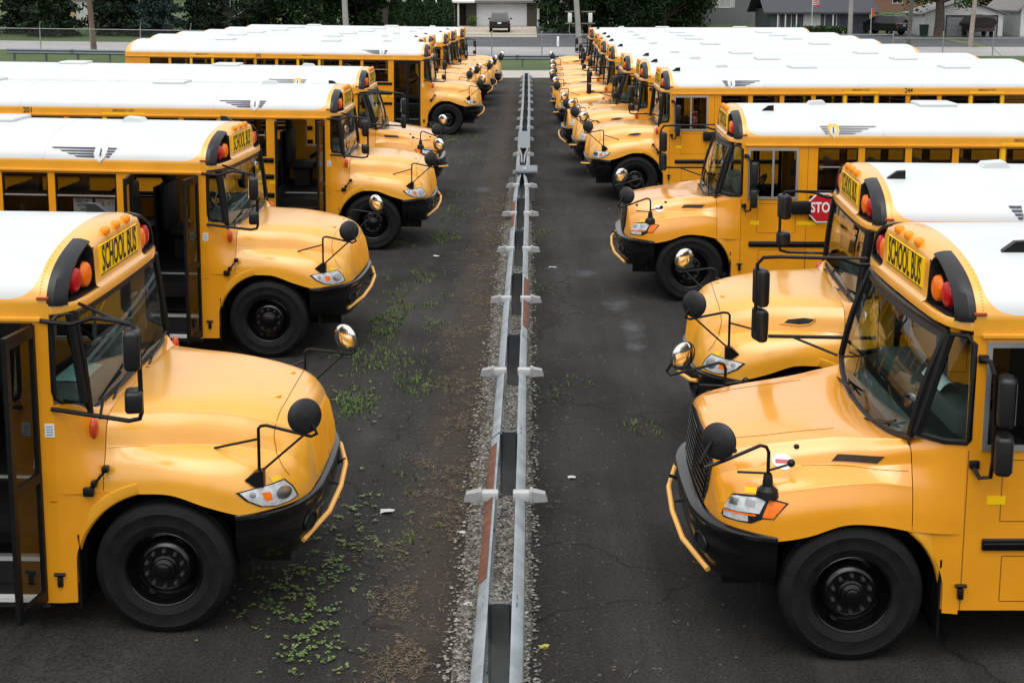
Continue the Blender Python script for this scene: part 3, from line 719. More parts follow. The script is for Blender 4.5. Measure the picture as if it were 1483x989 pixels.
def side_mirror(gen, s):
    """door mirrors: returns (arm, housing upper, housing lower, faces)"""
    arm, up, lo, fa = MB(), MB(), MB(), MB()
    if s < 0:
        mx = -.08 if gen == 1 else .27
        arm.tube([(-.80, -1.228, 2.43), (-.70, -1.25, 2.425), (-.56, -1.27, 2.42), (-.40, -1.29, 2.475), (mx-.16, -1.36, 2.475), (mx-.02, -1.40, 2.46), (mx+.03, -1.41, 2.40), (mx+.035, -1.41, 1.82), (mx+.02, -1.41, 1.77), (mx-.06, -1.40, 1.75), (-.75, -1.232, 1.775)], .017, 7)
        arm.tube([(-.575, -1.06, 2.52), (mx-.12, -1.37, 2.475)], .013, 6); arm.tube([(-.42 if gen == 1 else -.36, -1.09, 1.80 if gen == 1 else 1.66), (mx-.28, -1.36, 1.755)], .011, 6)
        hx = mx; ry = -1.42
        M = T(hx, ry, 0) @ Matrix.Rotation(R(14), 4, 'Z')
        if gen == 1: up.rbox(-.07, .045, -.10, .10, 2.14, 2.43, .035, 3, 0, M); lo.rbox(-.075, .05, -.09, .09, 1.83, 1.99, .03, 3, 0, M)
        else: up.rbox(-.055, .04, -.10, .10, 2.02, 2.36, .035, 3, 0, M); lo.rbox(-.055, .04, -.10, .10, 1.70, 2.0, .035, 3, 0, M)
        za, zb = ((2.17, 2.40), (1.855, 1.965)) if gen == 1 else ((2.05, 2.33), (1.73, 1.97))
        xo = -.072 if gen == 1 else -.057
        for z0, z1 in (za, zb): fa.add(MB().box(xo-.002, xo+.004, -.075, .075, z0, z1).tf(M))
    else:
        arm.tube([(-.80, 1.226, 2.28), (-.84, 1.30, 2.28), (-.86, 1.33, 2.20)], .018, 7); arm.tube([(-.78, 1.226, 1.52), (-.82, 1.28, 1.44), (-.88, 1.32, 1.46), (-.89, 1.33, 1.6)], .016, 7); arm.rbox(-.83, -.76, 1.215, 1.25, 1.49, 1.55, .01); arm.rbox(-.85, -.78, 1.215, 1.25, 2.25, 2.31, .01)
        arm.tube([(-.87, 1.33, 2.2), (-.89, 1.33, 1.55)], .016, 6)
        M = T(-.92, 1.40, 0) @ Matrix.Rotation(R(-16), 4, 'Z')
        up.rbox(-.06, .05, -.10, .10, 1.86, 2.21, .035, 3, 0, M); lo.rbox(-.065, .05, -.10, .10, 1.52, 1.80, .035, 3, 0, M)
        for z0, z1 in ((1.89, 2.18), (1.55, 1.77)): fa.add(MB().box(-.069, -.063, -.08, .08, z0, z1).tf(M))
    return arm.mesh('mirror_bracket', BLK), up.mesh('door_mirror', GRYB), lo.mesh('convex_mirror', GRYB), fa.mesh('mirror_face', CHR, smooth=False)
SECB = None
def side_pt(s, u, z, off=.004):
    y = float(np.interp(z, SECD[:, 1], SECD[:, 0])); return (u, s*(y+off), z + (.5*off if z > 2.6 else 0))
def emblem(s, gold):
    """winged shield on the roof edge"""
    sh, rim, wing, let = MB(), MB(), MB(), MB(); cx, cz = -2.11, 2.665; f = -1 if s > 0 else 1
    o = [(-.085,.085),(-.04,.105),(0,.095),(.04,.105),(.085,.085),(.08,-.01),(.05,-.075),(0,-.115),(-.05,-.075),(-.08,-.01)]
    def ptn(a, b, off): return side_pt(s, cx+a, cz+b*.93, off)
    rim.poly([ptn(a*1.12, b*1.12, .006) for a, b in o]); sh.poly([ptn(a*.95, b*.95, .009) for a, b in o])
    for b0, xa, xb in ((.055, -.62, -.085), (.02, -.50, -.085), (-.015, -.40, -.085), (-.05, -.30, -.075)):
        wing.poly([ptn(xa, b0-.006, .005), ptn(xb, b0-.012, .005), ptn(xb, b0+.014, .005), ptn(xa-.04, b0+.012, .005)])
    for b0, xb in ((.055, .20), (.02, .18), (-.015, .155), (-.05, .13)):
        wing.poly([ptn(.08, b0-.012, .005), ptn(xb-.012, b0-.012, .005), ptn(xb, b0+.012, .005), ptn(.08, b0+.012, .005)])
    add_text(let, 'I', .12, lambda x, y: ptn(x*f*(-1 if f < 0 else 1) if False else x, y, .012), .9, .004)
    return rim.mesh('emblem', pm('emblem_silver', (.5,.52,.54), .35, .5), smooth=False), sh.mesh('shield', pm('emblem_gold', (.7,.42,.05), .4) if gold else pm('emblem_pale', (.62,.63,.60), .4), smooth=False), wing.mesh('wing', pm('emblem_navy', (.03,.035,.06), .5) if not gold else pm('emblem_grey', (.16,.17,.18), .5), smooth=False), let.mesh('lettering', INK, smooth=False)
def stop_sign():
    mb, wb, t, bx = MB(), MB(), MB(), MB(); c = (-1.98, 1.50)
    oc = lambda r: [(c[0]+r*math.cos(R(22.5+45*k)), c[1]+r*math.sin(R(22.5+45*k))) for k in range(8)]
    wb.prism(oc(.245), lambda a, b, q: (a, 1.262+q, b), 0, .012); mb.prism(oc(.222), lambda a, b, q: (a, 1.262+q, b), .012, .016)
    add_text(t, 'STOP', .215, lambda x, y: (c[0]-x, 1.280, c[1]+y), .72, .006)
    bx.rbox(-1.80, -1.50, 1.222, 1.31, 1.40, 1.60, .02); bx.box(-1.9, -1.78, 1.222, 1.26, 1.32, 1.68); bx.box(-2.1, -1.9, 1.222, 1.258, 1.42, 1.58)
    return wb.mesh('stop_sign', STOPW, smooth=False), mb.mesh('red_face', STOPR, smooth=False), t.mesh('lettering', STOPW, smooth=False), bx.mesh('stop_arm_box', BLK)
def rails_mesh(s):
    mb = MB(); y0, y1 = sorted((s*1.222, s*1.246))
    for z, x1 in (((.93, -.88), (1.36, -2.25), (1.66, -2.25)) if s > 0 else ((1.02, -1.78), (1.36, -1.78), (1.66, -1.78))):
        mb.rbox(XR+.02, x1, y0-.004, y1, z-.045, z+.045, .012)
        mb.rbox(XR+.02, x1-.01, y0-.004, y1+.006, z-.015, z+.015, .006)
    return mb.mesh('rub_rail', GLB)
def trim_mesh(s):
    """reflective strips"""
    mb = MB(); y0, y1 = sorted((s*1.2225, s*1.2255))
    for a, b in ((-1.03, -.90), (-1.9, -1.60), (-2.2, -1.92)) if s > 0 else ((-1.86, -1.76), (-2.4, -1.95)): mb.box(a, b, y0, y1, 1.225, 1.285)
    ws = (left_windows() if s > 0 else right_windows())
    for i in ((4, 8) if s > 0 else (3, 8)):
        a, b = ws[i]
        for q in ((a-.075, a-.02), (b+.02, b+.075)): mb.box(q[0], q[1], y0, y1, WZ0, 2.425)
        yb0, yb1 = sorted((s*1.2275, s*1.2305)); mb.box(a-.08, b+.08, yb0, yb1, 2.462, 2.49)
    return mb.mesh('reflective_tape', REFL, smooth=False)
def exit_text(s):
    mb = MB(); ws = (left_windows() if s > 0 else right_windows())
    for i in ((4, 8) if s > 0 else (3, 8)):
        a, b = ws[i]; add_text(mb, 'EMERGENCY EXIT', .065, lambda x, y: ((a+b)/2 + x*(-s), s*1.2305, 2.528+y), .75, .001)
    return mb.mesh('lettering', pm('faded_ink', (.22,.09,.01), .6), smooth=False)
def panel_seams(s):
    mb = MB(); y0, y1 = sorted((s*1.2215, s*1.2236)); t = .003
    def rect(a, b, c, d):
        mb.box(a-t, a+t, y0, y1, c, d); mb.box(b-t, b+t, y0, y1, c, d); mb.box(a, b, y0, y1, c-t, c+t); mb.box(a, b, y0, y1, d-t, d+t)
    if s > 0:
        rect(-1.58, -1.0, 1.10, 1.55); rect(-1.75, -1.03, .50, .84); mb.box(-.757, -.751, y0, y1, .43, 1.62); mb.box(-1.745, -1.739, y0, y1, .43, 2.42)
    else:
        mb.box(-.80, -.75, y0, y1, 1.06, 1.066)
    return mb.mesh('panel_seam', SEAM, smooth=False)
def rivets(s):
    mb = MB()
    for k in range(60):
        x = -.86-.06*k; mb.ball((x, s*1.2265, 2.475), .006, .004, .006, 5, 3)
    for k in range(16):
        z = 2.60+.02*k; p = side_pt(s, -.80, z, .001); mb.ball(p, .006, .006, .006, 5, 3)
    return mb.mesh('rivets', YEL2)
def driver_window():
    fr, p = MB(), MB(); y0, y1 = 1.215, 1.236
    for a, b, c, d in ((-1.60, -.84, 2.36, 2.40), (-1.60, -.84, 1.62, 1.66), (-1.60, -1.565, 1.66, 2.36), (-.875, -.84, 1.66, 2.36), (-1.235, -1.205, 1.66, 2.36)): fr.box(a, b, y0, y1, c, d)
    p.poly([(-1.565, 1.222, 1.66), (-.875, 1.222, 1.66), (-.875, 1.222, 2.36), (-1.565, 1.222, 2.36)])
    return fr.mesh('driver_window', ALU, smooth=False), p.mesh('pane', GLS, smooth=False)
def hatch_mesh():
    mb = MB(); mb.rbox(-.3, .3, -.3, .3, -.03, .035, .03, 3); return mb.mesh('roof_hatch', WHT)
def vent_mesh():
    mb = MB(); mb.prism([(.16, -.04), (.10, .03), (-.10, .045), (-.16, -.04)], lambda a, b, t: (a, t, b), -.12, .12); return mb.mesh('roof_vent', WHT)
def fin_mesh():
    mb = MB(); mb.prism([(.10, -.03), (-.02, .06), (-.10, .065), (-.10, -.03)], lambda a, b, t: (a, t, b), -.03, .03); return mb.mesh('antenna_fin', BLK)
def turn_mesh(s):
    mb = MB(); mb.ball((0, 0, 0), .035, .045, .085, 14, 10); return mb.mesh('turn_signal', pm('turn_lens', (.62, .06, .012), .2, coat=.4))
def tag_mesh():
    mb = MB(); mb.box(-.81, -.74, -1.226, -1.2225, 1.56, 1.66); return mb.mesh('notice_tag', PAPER, smooth=False)
def tag_text():
    mb = MB()
    for i in range(4): mb.box(-.80, -.75, -1.2275, -1.2265, 1.575+.02*i, 1.582+.02*i)
    return mb.mesh('print', pm('print_blue', (.15,.2,.35), .6), smooth=False)
def sticker(gen):
    bvh = hood(gen)[1]; a, b = MB(), MB(); d = (0, -1, 0); o = lambda k: [(.47+.075*k*math.cos(t), 2, 1.41+.045*k*math.sin(t)) for t in np.linspace(0, 6.28, 15)[:-1]]
    patch(a, bvh, o(1), d, .004, 2, .06, 0, .003); patch(b, bvh, [(.52, 2, 1.395), (.43, 2, 1.395), (.43, 2, 1.42), (.52, 2, 1.42)], d, .007, 2, .05, 0, .001)
    return a.mesh('sticker', STOPW), b.mesh('print', pm('print_red', (.6,.12,.15), .6))
def rear_bits():
    mb = MB()
    for s in (-1, 1):
        for y in (.72, .9): mb.lathe([(.001,-.06),(.07,-.05),(.095,-.02),(.095,0)], (XR-.01, s*y, 2.55), 'x', 16)
    return mb.mesh('rear_light', REDL)
def rear_bumper():
    mb = MB(); mb.rbox(XR-.18, XR+.02, -1.2, 1.2, .48, .75, .03); return mb.mesh('rear_bumper', GLB)

class Spec:
    def __init__(s): s.p = []
    def add(s, name, me, par=None, M=None): s.p.append((name, me, par, M)); return len(s.p)-1
def bus_spec(gen, door, full=True):
    S = Spec(); A = S.add
    b = A('body', cm(('body', gen), lambda: body_mesh(gen)))
    A('roof', cm('roof', roof_mesh)); cap = A('front_cap', cm('cap', cap_mesh)); A('chassis', cm('under', under_mesh))
    for s in (-1, 1):
        A('light_shroud', cm(('shroud', s), lambda: shroud_mesh(s)), cap)
        A('warning_light', cm('wr', warn_mesh(REDL)), cap, T(-.695, s*.905, 2.66)); A('warning_light', cm('wa', warn_mesh(AMBL)), cap, T(-.675, s*.725, 2.665))
        A('fender_flare', cm(('flare', gen, s), lambda: flare_mesh(gen, s)), b)
    for y in (-.27, 0, .27): A('marker_light', cm('mk', marker_mesh), cap, T(-.625, y, 2.905) @ Matrix.Rotation(R(-38), 4, 'Y'))
    sg = A('sign_board', cm('sign', sign_mesh), cap); A('lettering', cm('signt', sign_text), sg)
    # side markers
    def smk(): return MB().rbox(-.86, -.77, -.010, .010, 2.553, 2.577, .006).mesh('side_marker', pm('marker_brown', (.35,.05,.01), .3))
    for s in (-1, 1): A('side_marker', cm('smk', smk), cap, T(.04, s*1.232, .03))
    g, k, rows = cm(('ws', gen), lambda: windshield(gen)); wi = A('windshield', g); A('gasket', k, wi)
    A('wiper', cm(('wip', gen), lambda: wipers(rows))); [A('cowl_panel', cm(('cowl', gen), lambda: cowl_strip(gen, rows))) for _ in range(gen == 2)]
    h = A('hood', hood(gen)[0])
    bm_, fr, ho = cm(('bump', gen), lambda: bumper(gen)); bi = A('bumper', bm_); [A('fog_lamp_rim', q, bi) for q in fr]; A('intake', ho, bi)
    gi = A('crossing_gate_arm', cm(('gate', gen), lambda: gate_mesh(gen))); [A('gate_bracket', q, gi) for q in cm(('gbr', gen), lambda: gate_bracket(gen))]
    for s in (-1, 1):
        q, qk = cm(('q', gen, s), lambda: quarter(gen, s)); qi = A('quarter_window', q); A('gasket', qk, qi)
        hm = cm(('hl', gen, s), lambda: headlight(gen, s)); hi = A('headlight', hm[0]); A('lens', hm[1], hi); A('amber_lens', hm[2], hi); A('reflector', hm[3], hi)
        D = cm(('hd', gen, s), lambda: hood_details(gen, s)); mi = None
        for n, me in D.items():
            if n == 'mirror_face': A(n, me, mi)
            elif n == 'mirror_arm': A(n, me)
            elif n == 'crossview_mirror': mi = A(n, me)
            elif n in ('latch', 'rubber_latch'): A(n, me, b)
            else: A(n, me, h)
        am, mu, ml, mf = cm(('sm', gen, s), lambda: side_mirror(gen, s)); ai = A('mirror_bracket', am); A('door_mirror', mu, ai); A('convex_mirror', ml, ai); A('mirror_face', mf, ai)
        e = cm(('em', s, gen), lambda: emblem(s, gen == 2)); ei = A('emblem', e[0]); A('shield', e[1], ei); A('wing', e[2], ei); A('lettering', e[3], ei)
        A('rub_rail', cm(('rail', s), lambda: rails_mesh(s)), b); A('reflective_tape', cm(('tape', s), lambda: trim_mesh(s)), b); A('lettering', cm(('ext', s), lambda: exit_text(s)), b)
        A('panel_seam', cm(('ps', s), lambda: panel_seams(s)), b); A('rivets', cm(('rv', s), lambda: rivets(s)), b)
        if gen == 1: A('turn_signal', cm('turn', lambda: turn_mesh(1)), b, T(-.475, s*1.155, 1.61))
        for x in (0, -6.55):
            if x and s > 0 and not full: continue
            F = T(x, s*1.02, .512) @ (Matrix.Rotation(math.pi, 4, 'Z') if s > 0 else Matrix.Identity(4))
            wl = A('wheel', cm('rim', rim_mesh), None, F); A('tyre', cm('tyre', tyre_mesh), wl); A('lug_nuts', cm('lug', lug_mesh), wl); A('hand_holes', cm('hh', hole_mesh), wl)
    # windows
    for s, ws in ((-1, right_windows()), (1, left_windows())):
        for i, (a, c) in enumerate(ws):
            wd = round(c-a, 3); fr, al, p1, p2 = cm(('win', wd), lambda: window_parts(wd))
            wi = A('window', fr, None, T(a, s*1.198, WZ1)); A('sash_rail', al, wi); A('pane', p1, wi); A('pane', p2, wi)
    dw = cm('dw', driver_window); di = A('driver_window', dw[0]); A('pane', dw[1], di)
    st = cm('stop', stop_sign); bx = A('stop_arm_box', st[3]); si = A('stop_sign', st[0], None); A('red_face', st[1], si); A('lettering', st[2], si)
    # door
    lf, lp = cm('leaf', door_leaf)
    if door == 'open': Ms = (T(-.862, -1.20, 0) @ Matrix.Rotation(R(-98), 4, 'Z'), T(-1.728, -1.20, 0) @ Matrix.Rotation(R(-82), 4, 'Z'))
    else: Ms = (T(-.868, -1.19, 0) @ Matrix.Rotation(R(180), 4, 'Z'), T(-1.724, -1.19, 0))
    for M in Ms: d = A('door', lf, None, M); A('pane', lp, d)
    A('entry_steps', cm('steps', steps_mesh)); stx = cm('stext', step_text); i = A('step_notice', stx[0]); A('lettering', stx[1], i)
    A('floor', cm('floor', floor_mesh)); A('dashboard', cm(('dash', gen), lambda: dash_mesh(gen))); A('steering_wheel', cm('stw', wheel_st)); A('driver_seat', cm('dseat', dseat_mesh))
    if full:
        for k in range(11):
            for y in (-1.15, .17): A('passenger_seat', cm('pseat', pseat_mesh), None, T(-2.0-.74*k, y, .97))
    for x in (-2.85, -4.95, -6.35, -8.45): A('roof_band', cm('rband', roof_band), 1, T(x, 0, 0))
    A('roof_vent', cm('vent', vent_mesh), 1, T(-2.05, 0, 2.975))
    for x in (-3.9, -7.4): A('roof_hatch', cm('hatch', hatch_mesh), 1, T(x, 0, 2.968))
    if True: A('antenna_fin', cm('fin', fin_mesh), 1, T(-1.19 if gen == 2 else -.93, .6, 2.925))
    ti = A('notice_tag', cm('tag', tag_mesh)); A('print', cm('tagt', tag_text), ti)
    if gen == 2: a, c = cm('stk', lambda: sticker(2)); i = A('sticker', a, h); A('print', c, i)
    A('rear_light', cm('rl', rear_bits)); A('rear_bumper', cm('rb', rear_bumper))
    return S
SPECS = {}
def place_bus(gen, door, full, loc, yaw, label, group, number=None, nx=None):
    key = (gen, door, full)
    if key not in SPECS: SPECS[key] = bus_spec(*key)
    tilt = .013 if loc[0] < 0 else 0
    root = empty('school_bus', (loc[0], loc[1], gz(loc[0], loc[1])-.006), (0, tilt, R(yaw)), label=label, category='school bus', group=group)
    made = []
    for name, me, par, M in SPECS[key].p:
        o = bpy.data.objects.new(name, me); col.objects.link(o); o.parent = root if par is None else made[par]
        if M is not None: o.matrix_local = M
        if name in ('lug_nuts', 'hand_holes', 'rivets', 'panel_seam', 'print', 'intake', 'reflector', 'wiper'): o['kind'] = 'stuff'
        made.append(o)
    if number:
        s = -1 if abs(yaw) < 90 else 1; mb = MB(); add_text(mb, number, .15, lambda x, y: (nx + x*(-s), s*1.2315, 2.515+y), .8, .002)
        o = obj('fleet_number', mb.mesh('fleet_number', INK, smooth=False), root)
    return root
GL = 'school buses parked with their doors toward the aisle side'; GR = 'school buses parked facing the open-door row'
def LB(i): return {6: 'fifth', 7: 'fourth', 8: 'third', 9: 'second', 10: 'first'}[i]
LEFT = [
 (1, 'open', (-2.723, 10.61), 0, 'yellow school bus with open door and teal paper on its dashboard', None, 0),
 (1, 'open', (-3.331, 18.20), -2.5, 'yellow school bus with open door, skeleton figure on dash and paper signs in window', None, 0),
 (1, 'open', (-2.851, 25.52), 0, 'yellow school bus with open door and fleet number 201', '201', -6.2),
 (2, 'shut', (-3.03, 31.15), 0, 'yellow angular-hood school bus parked beside the open-door bus numbered 201', '523', -5.8),
 (1, 'shut', (-2.63, 45.0), 0, 'yellow school bus with closed glass door and fleet number 242', '242', -6.1)]
for gen, door, p, yaw, lab, num, nx in LEFT: place_bus(gen, door, True, p, yaw, lab, GL, num, nx)
for i, (x, y) in {6: (-3.15, 49.2), 7: (-3.0, 52.0), 8: (-2.6, 54.7), 9: (-2.5, 58.0), 10: (-2.28, 61.5)}.items():
    place_bus(1, 'shut', False, (x, y), 0, f'white-roofed yellow school bus, {LB(i)} from the grass strip in the closed-door row', GL)
RIGHT = [
 (2, (2.322, 10.19), 180, 'yellow school bus with angular hood, round sticker on fender and paper behind windshield', None, 0),
 (1, (2.79, 14.02), 176, 'yellow round-hood school bus parked beside the bus with the round fender sticker', None, 0),
 (2, (2.53, 21.44), 178.2, 'yellow school bus with red stop sign folded beside its driver window and angular hood', None, 0),
 (1, (2.42, 31.2), 180, 'yellow school bus with fleet number 244 above its windows', '244', -6.05),
 (1, (2.25, 34.8), 180, 'yellow round-hood school bus parked directly behind bus 244', None, 0),
 (2, (2.05, 37.9), 180, 'yellow angular-hood school bus, second behind bus 244', None, 0)]
for gen, p, yaw, lab, num, nx in RIGHT: place_bus(gen, 'shut', True, p, yaw, lab, GR, num, nx)
for i, (x, y) in {'fifth': (2.0, 43.8), 'fourth': (1.97, 48.0), 'third': (2.05, 51.3), 'second': (2.1, 54.7), 'first': (2.18, 61.3)}.items():
    place_bus(1, 'shut', False, (x, y), 180, f'white-roofed yellow school bus, {i} from the grass strip in the driver-side row', GR)

# ------------------------------------------------------------ ground
def nodes_mat(name):
    m = bpy.data.materials.new(name); m.use_nodes = True; n = m.node_tree; MATS[name] = m
    return m, n, n.nodes['Principled BSDF'], n.nodes.new('ShaderNodeNewGeometry')
def nz(n, geo, scale, detail=6, rough=.55, vec=None):
    t = n.nodes.new('ShaderNodeTexNoise'); t.inputs['Scale'].default_value = scale; t.inputs['Detail'].default_value = detail; t.inputs['Roughness'].default_value = rough
    n.links.new(vec or geo.outputs['Position'], t.inputs['Vector']); return t.outputs['Fac']
def ramp(n, fac, a, b, ca, cb):
    r = n.nodes.new('ShaderNodeValToRGB'); r.color_ramp.elements[0].position = a; r.color_ramp.elements[1].position = b
    r.color_ramp.elements[0].color = (*ca, 1); r.color_ramp.elements[1].color = (*cb, 1); n.links.new(fac, r.inputs[0]); return r.outputs[0]
def mixc(n, fac, a, b, mode='MIX'):
    x = n.nodes.new('ShaderNodeMix'); x.data_type = 'RGBA'; x.blend_type = mode
    if isinstance(fac, float): x.inputs['Factor'].default_value = fac
    else: n.links.new(fac, x.inputs['Factor'])
    for k, v in (('A', a), ('B', b)):
        sock = [s for s in x.inputs if s.name == k and s.type == 'RGBA'][0]
        if isinstance(v, tuple): sock.default_value = (*v, 1)
        else: n.links.new(v, sock)
    return [s for s in x.outputs if s.type == 'RGBA'][0]
def math_(n, op, a, b=None, clamp=False):
    x = n.nodes.new('ShaderNodeMath'); x.operation = op; x.use_clamp = clamp
    for i, v in enumerate((a, b)):
        if v is None: continue
        if isinstance(v, (int, float)): x.inputs[i].default_value = v
        else: n.links.new(v, x.inputs[i])
    return x.outputs[0]
def bumpn(n, b, h, s, dist=.02):
    bp = n.nodes.new('ShaderNodeBump'); bp.inputs['Strength'].default_value = s; bp.inputs['Distance'].default_value = dist
    n.links.new(h, bp.inputs['Height']); n.links.new(bp.outputs[0], b.inputs['Normal'])
def asphalt_mat():
    m, n, b, g = nodes_mat('asphalt_lot')
    base = ramp(n, nz(n, g, .35, 8, .6), .32, .70, (.016, .0155, .0156), (.042, .0403, .0388))
    mq = n.nodes.new('ShaderNodeMapping'); mq.inputs['Scale'].default_value = (2.4, .16, 1); n.links.new(g.outputs['Position'], mq.inputs[0])
    base = mixc(n, 1.0, base, ramp(n, nz(n, g, 1.0, 7, .6, mq.outputs[0]), .3, .7, (.72, .72, .73), (1.25, 1.24, 1.22)), 'MULTIPLY')
    vc = n.nodes.new('ShaderNodeTexVoronoi'); vc.feature = 'DISTANCE_TO_EDGE'; vc.inputs['Scale'].default_value = .33
    wv = n.nodes.new('ShaderNodeVectorMath'); wv.operation = 'MULTIPLY_ADD'; wn = n.nodes.new('ShaderNodeTexNoise'); wn.inputs['Scale'].default_value = 1.6; wn.inputs['Detail'].default_value = 6; n.links.new(g.outputs['Position'], wn.inputs['Vector'])
    n.links.new(wn.outputs['Color'], wv.inputs[0]); wv.inputs[1].default_value = (1.1, 1.1, 0); n.links.new(g.outputs['Position'], wv.inputs[2]); n.links.new(wv.outputs[0], vc.inputs['Vector'])
    base = mixc(n, ramp(n, vc.outputs['Distance'], .002, .006, (.75, .75, .75), (0, 0, 0)), base, (.008, .0078, .0076))
    fine = ramp(n, nz(n, g, 42, 5, .75), .36, .66, (.42, .42, .42), (1.75, 1.72, 1.66))
    c = mixc(n, 1.0, base, fine, 'MULTIPLY')
    # streaky film of dust
    mp = n.nodes.new('ShaderNodeMapping'); mp.inputs['Scale'].default_value = (1.2, .35, 1); n.links.new(g.outputs['Position'], mp.inputs[0])
    dust = ramp(n, nz(n, g, 1.3, 9, .68, mp.outputs[0]), .52, .75, (0, 0, 0), (.5, .5, .5))
    c = mixc(n, dust, c, (.058, .056, .054))
    # brown soil either side of the guardrail
    sx = n.nodes.new('ShaderNodeSeparateXYZ'); n.links.new(g.outputs['Position'], sx.inputs[0])
    dx = math_(n, 'ABSOLUTE', math_(n, 'ADD', sx.outputs[0], .75)); k = math_(n, 'SUBTRACT', 1.0, math_(n, 'MULTIPLY', dx, 1.25), True)
    k = math_(n, 'MULTIPLY', k, nz(n, g, 2.6, 8, .7)); k = math_(n, 'MULTIPLY', math_(n, 'SUBTRACT', k, .18), 2.0, True)
    c = mixc(n, k, c, (.056, .045, .036))
    # pale stains
    st = None
    for x, y, r, a in ((-1.06, 31.9, .55, 2.2), (-2.75, 37, .8, 2.5), (1.0, 22.4, .45, 2.2), (1.35, 20.1, .5, 2.5), (1.5, 18.6, .45, 3), (.43, 22.8, .3, 2), (1.46, 17.7, .35, 2)):
        vv = n.nodes.new('ShaderNodeVectorMath'); vv.operation = 'SUBTRACT'; vv.inputs[1].default_value = (x, y, 0); n.links.new(g.outputs['Position'], vv.inputs[0])
        v2 = n.nodes.new('ShaderNodeVectorMath'); v2.operation = 'MULTIPLY'; v2.inputs[1].default_value = (1, 1/a, 0); n.links.new(vv.outputs[0], v2.inputs[0])
        ln = n.nodes.new('ShaderNodeVectorMath'); ln.operation = 'LENGTH'; n.links.new(v2.outputs[0], ln.inputs[0])
        q = math_(n, 'SUBTRACT', 1.0, math_(n, 'DIVIDE', ln.outputs['Value'], r), True); st = q if st is None else math_(n, 'MAXIMUM', st, q)
    st = math_(n, 'MULTIPLY', math_(n, 'SUBTRACT', math_(n, 'MULTIPLY', st, nz(n, g, 3.5, 9, .75)), .27), 2.4, True)
    c = mixc(n, st, c, (.10, .106, .12))
    n.links.new(c, b.inputs['Base Color']); b.inputs['Roughness'].default_value = .85; b.inputs['Specular IOR Level'].default_value = .15
    bumpn(n, b, nz(n, g, 55, 6, .8), .6, .012); return m
def simple_ground(name, c0, c1, scale, fine, rough=.9, bump=.3):
    m, n, b, g = nodes_mat(name); base = ramp(n, nz(n, g, scale, 8), .35, .68, c0, c1); f = ramp(n, nz(n, g, fine, 5, .7), .35, .65, (.75,)*3, (1.25,)*3)
    n.links.new(mixc(n, 1.0, base, f, 'MULTIPLY'), b.inputs['Base Color']); b.inputs['Roughness'].default_value = rough; b.inputs['Specular IOR Level'].default_value = .3; bumpn(n, b, nz(n, g, fine, 5), bump, .02); return m
GRASS = simple_ground('grass', (.045, .075, .022), (.075, .11, .038), .25, 9)
LAWN = simple_ground('lawn_dry', (.07, .11, .03), (.13, .14, .06), .2, 9)
CONC = simple_ground('concrete', (.33, .31, .285), (.42, .40, .37), .3, 12, .85, .1)
ROAD = simple_ground('road_concrete', (.27, .265, .265), (.35, .345, .335), .2, 8, .85, .1)
TAR = simple_ground('tar_drive', (.055, .06, .07), (.085, .09, .10), .2, 8, .8, .2)
APRON = simple_ground('apron', (.36, .31, .25), (.44, .385, .31), .3, 6, .85, .1)
GRAVB = simple_ground('gravel_bed', (.085, .078, .068), (.19, .178, .158), 5, 45, .95, .8)
def gravel_mat():
    m, n, b, g = nodes_mat('gravel_cells'); v = n.nodes.new('ShaderNodeTexVoronoi'); v.inputs['Scale'].default_value = 42; n.links.new(g.outputs['Position'], v.inputs['Vector'])
    sp = n.nodes.new('ShaderNodeSeparateColor'); n.links.new(v.outputs['Color'], sp.inputs[0])
    c = ramp(n, sp.outputs[0], .1, .95, (.07, .064, .055), (.34, .325, .30)); d = ramp(n, v.outputs['Distance'], .1, .75, (1.1, 1.1, 1.1), (.35, .35, .35)); c = mixc(n, 1.0, c, d, 'MULTIPLY')
    c = mixc(n, ramp(n, nz(n, g, 3, 6), .45, .7, (0, 0, 0), (.6, .6, .6)), c, (.075, .058, .042))
    n.links.new(c, b.inputs['Base Color']); b.inputs['Roughness'].default_value = .95; b.inputs['Specular IOR Level'].default_value = .1
    iv = math_(n, 'SUBTRACT', 1.0, v.outputs['Distance']); bumpn(n, b, iv, 1.0, .02); return m
GRAVB = gravel_mat()
def sheet(name, x0, x1, y0, y1, dz, mat, nx=6, ny=6, **kw):
    xs = sorted({*np.linspace(x0, x1, nx), *[v for v in (-60., -2.5) if x0 < v < x1]}); ys = sorted({*np.linspace(y0, y1, ny), *[v for v in (100., 190.) if y0 < v < y1]})
    mb = MB().grid([[(x, y, gz(x, y)+dz) for y in ys] for x in xs]); return obj(name, mb.mesh(name, mat, 60), **kw)
sheet('ground', -1500, 1500, -60, 2600, -.02, GRASS, 9, 9, kind='structure')
sheet('parking_lot', -48, 48, -14, 71.7, 0, asphalt_mat(), 9, 9, kind='structure')
sheet('concrete_strip', -48, 48, 71.7, 78.0, .004, CONC, kind='structure')
sheet('grass_verge', -90, 90, 78.0, 94.2, .002, GRASS, kind='structure')
sheet('road', -150, 150, 94.2, 105.5, .01, ROAD, kind='structure')
sheet('driveway', -11.5, 16, 105.5, 118.6, .012, TAR, kind='structure')
sheet('side_driveway', .9, 7.5, 118.6, 140, .012, TAR, kind='structure')
sheet('garage_apron', -7.0, .85, 118.6, 137.3, .016, APRON, kind='structure')
sheet('ranch_driveway', 27.0, 35.0, 105.5, 125, .012, TAR, kind='structure')
sheet('workshop_driveway', 36.5, 47, 105.5, 120.2, .008, TAR, kind='structure')
sheet('dry_lawn', 35.2, 36.4, 105.5, 117, .006, LAWN, kind='structure')
sheet('back_road', 30, 110, 146, 154, .01, ROAD, kind='structure')

def xc(y): return -.19 + .0033*(min(y, 48)-7.5)
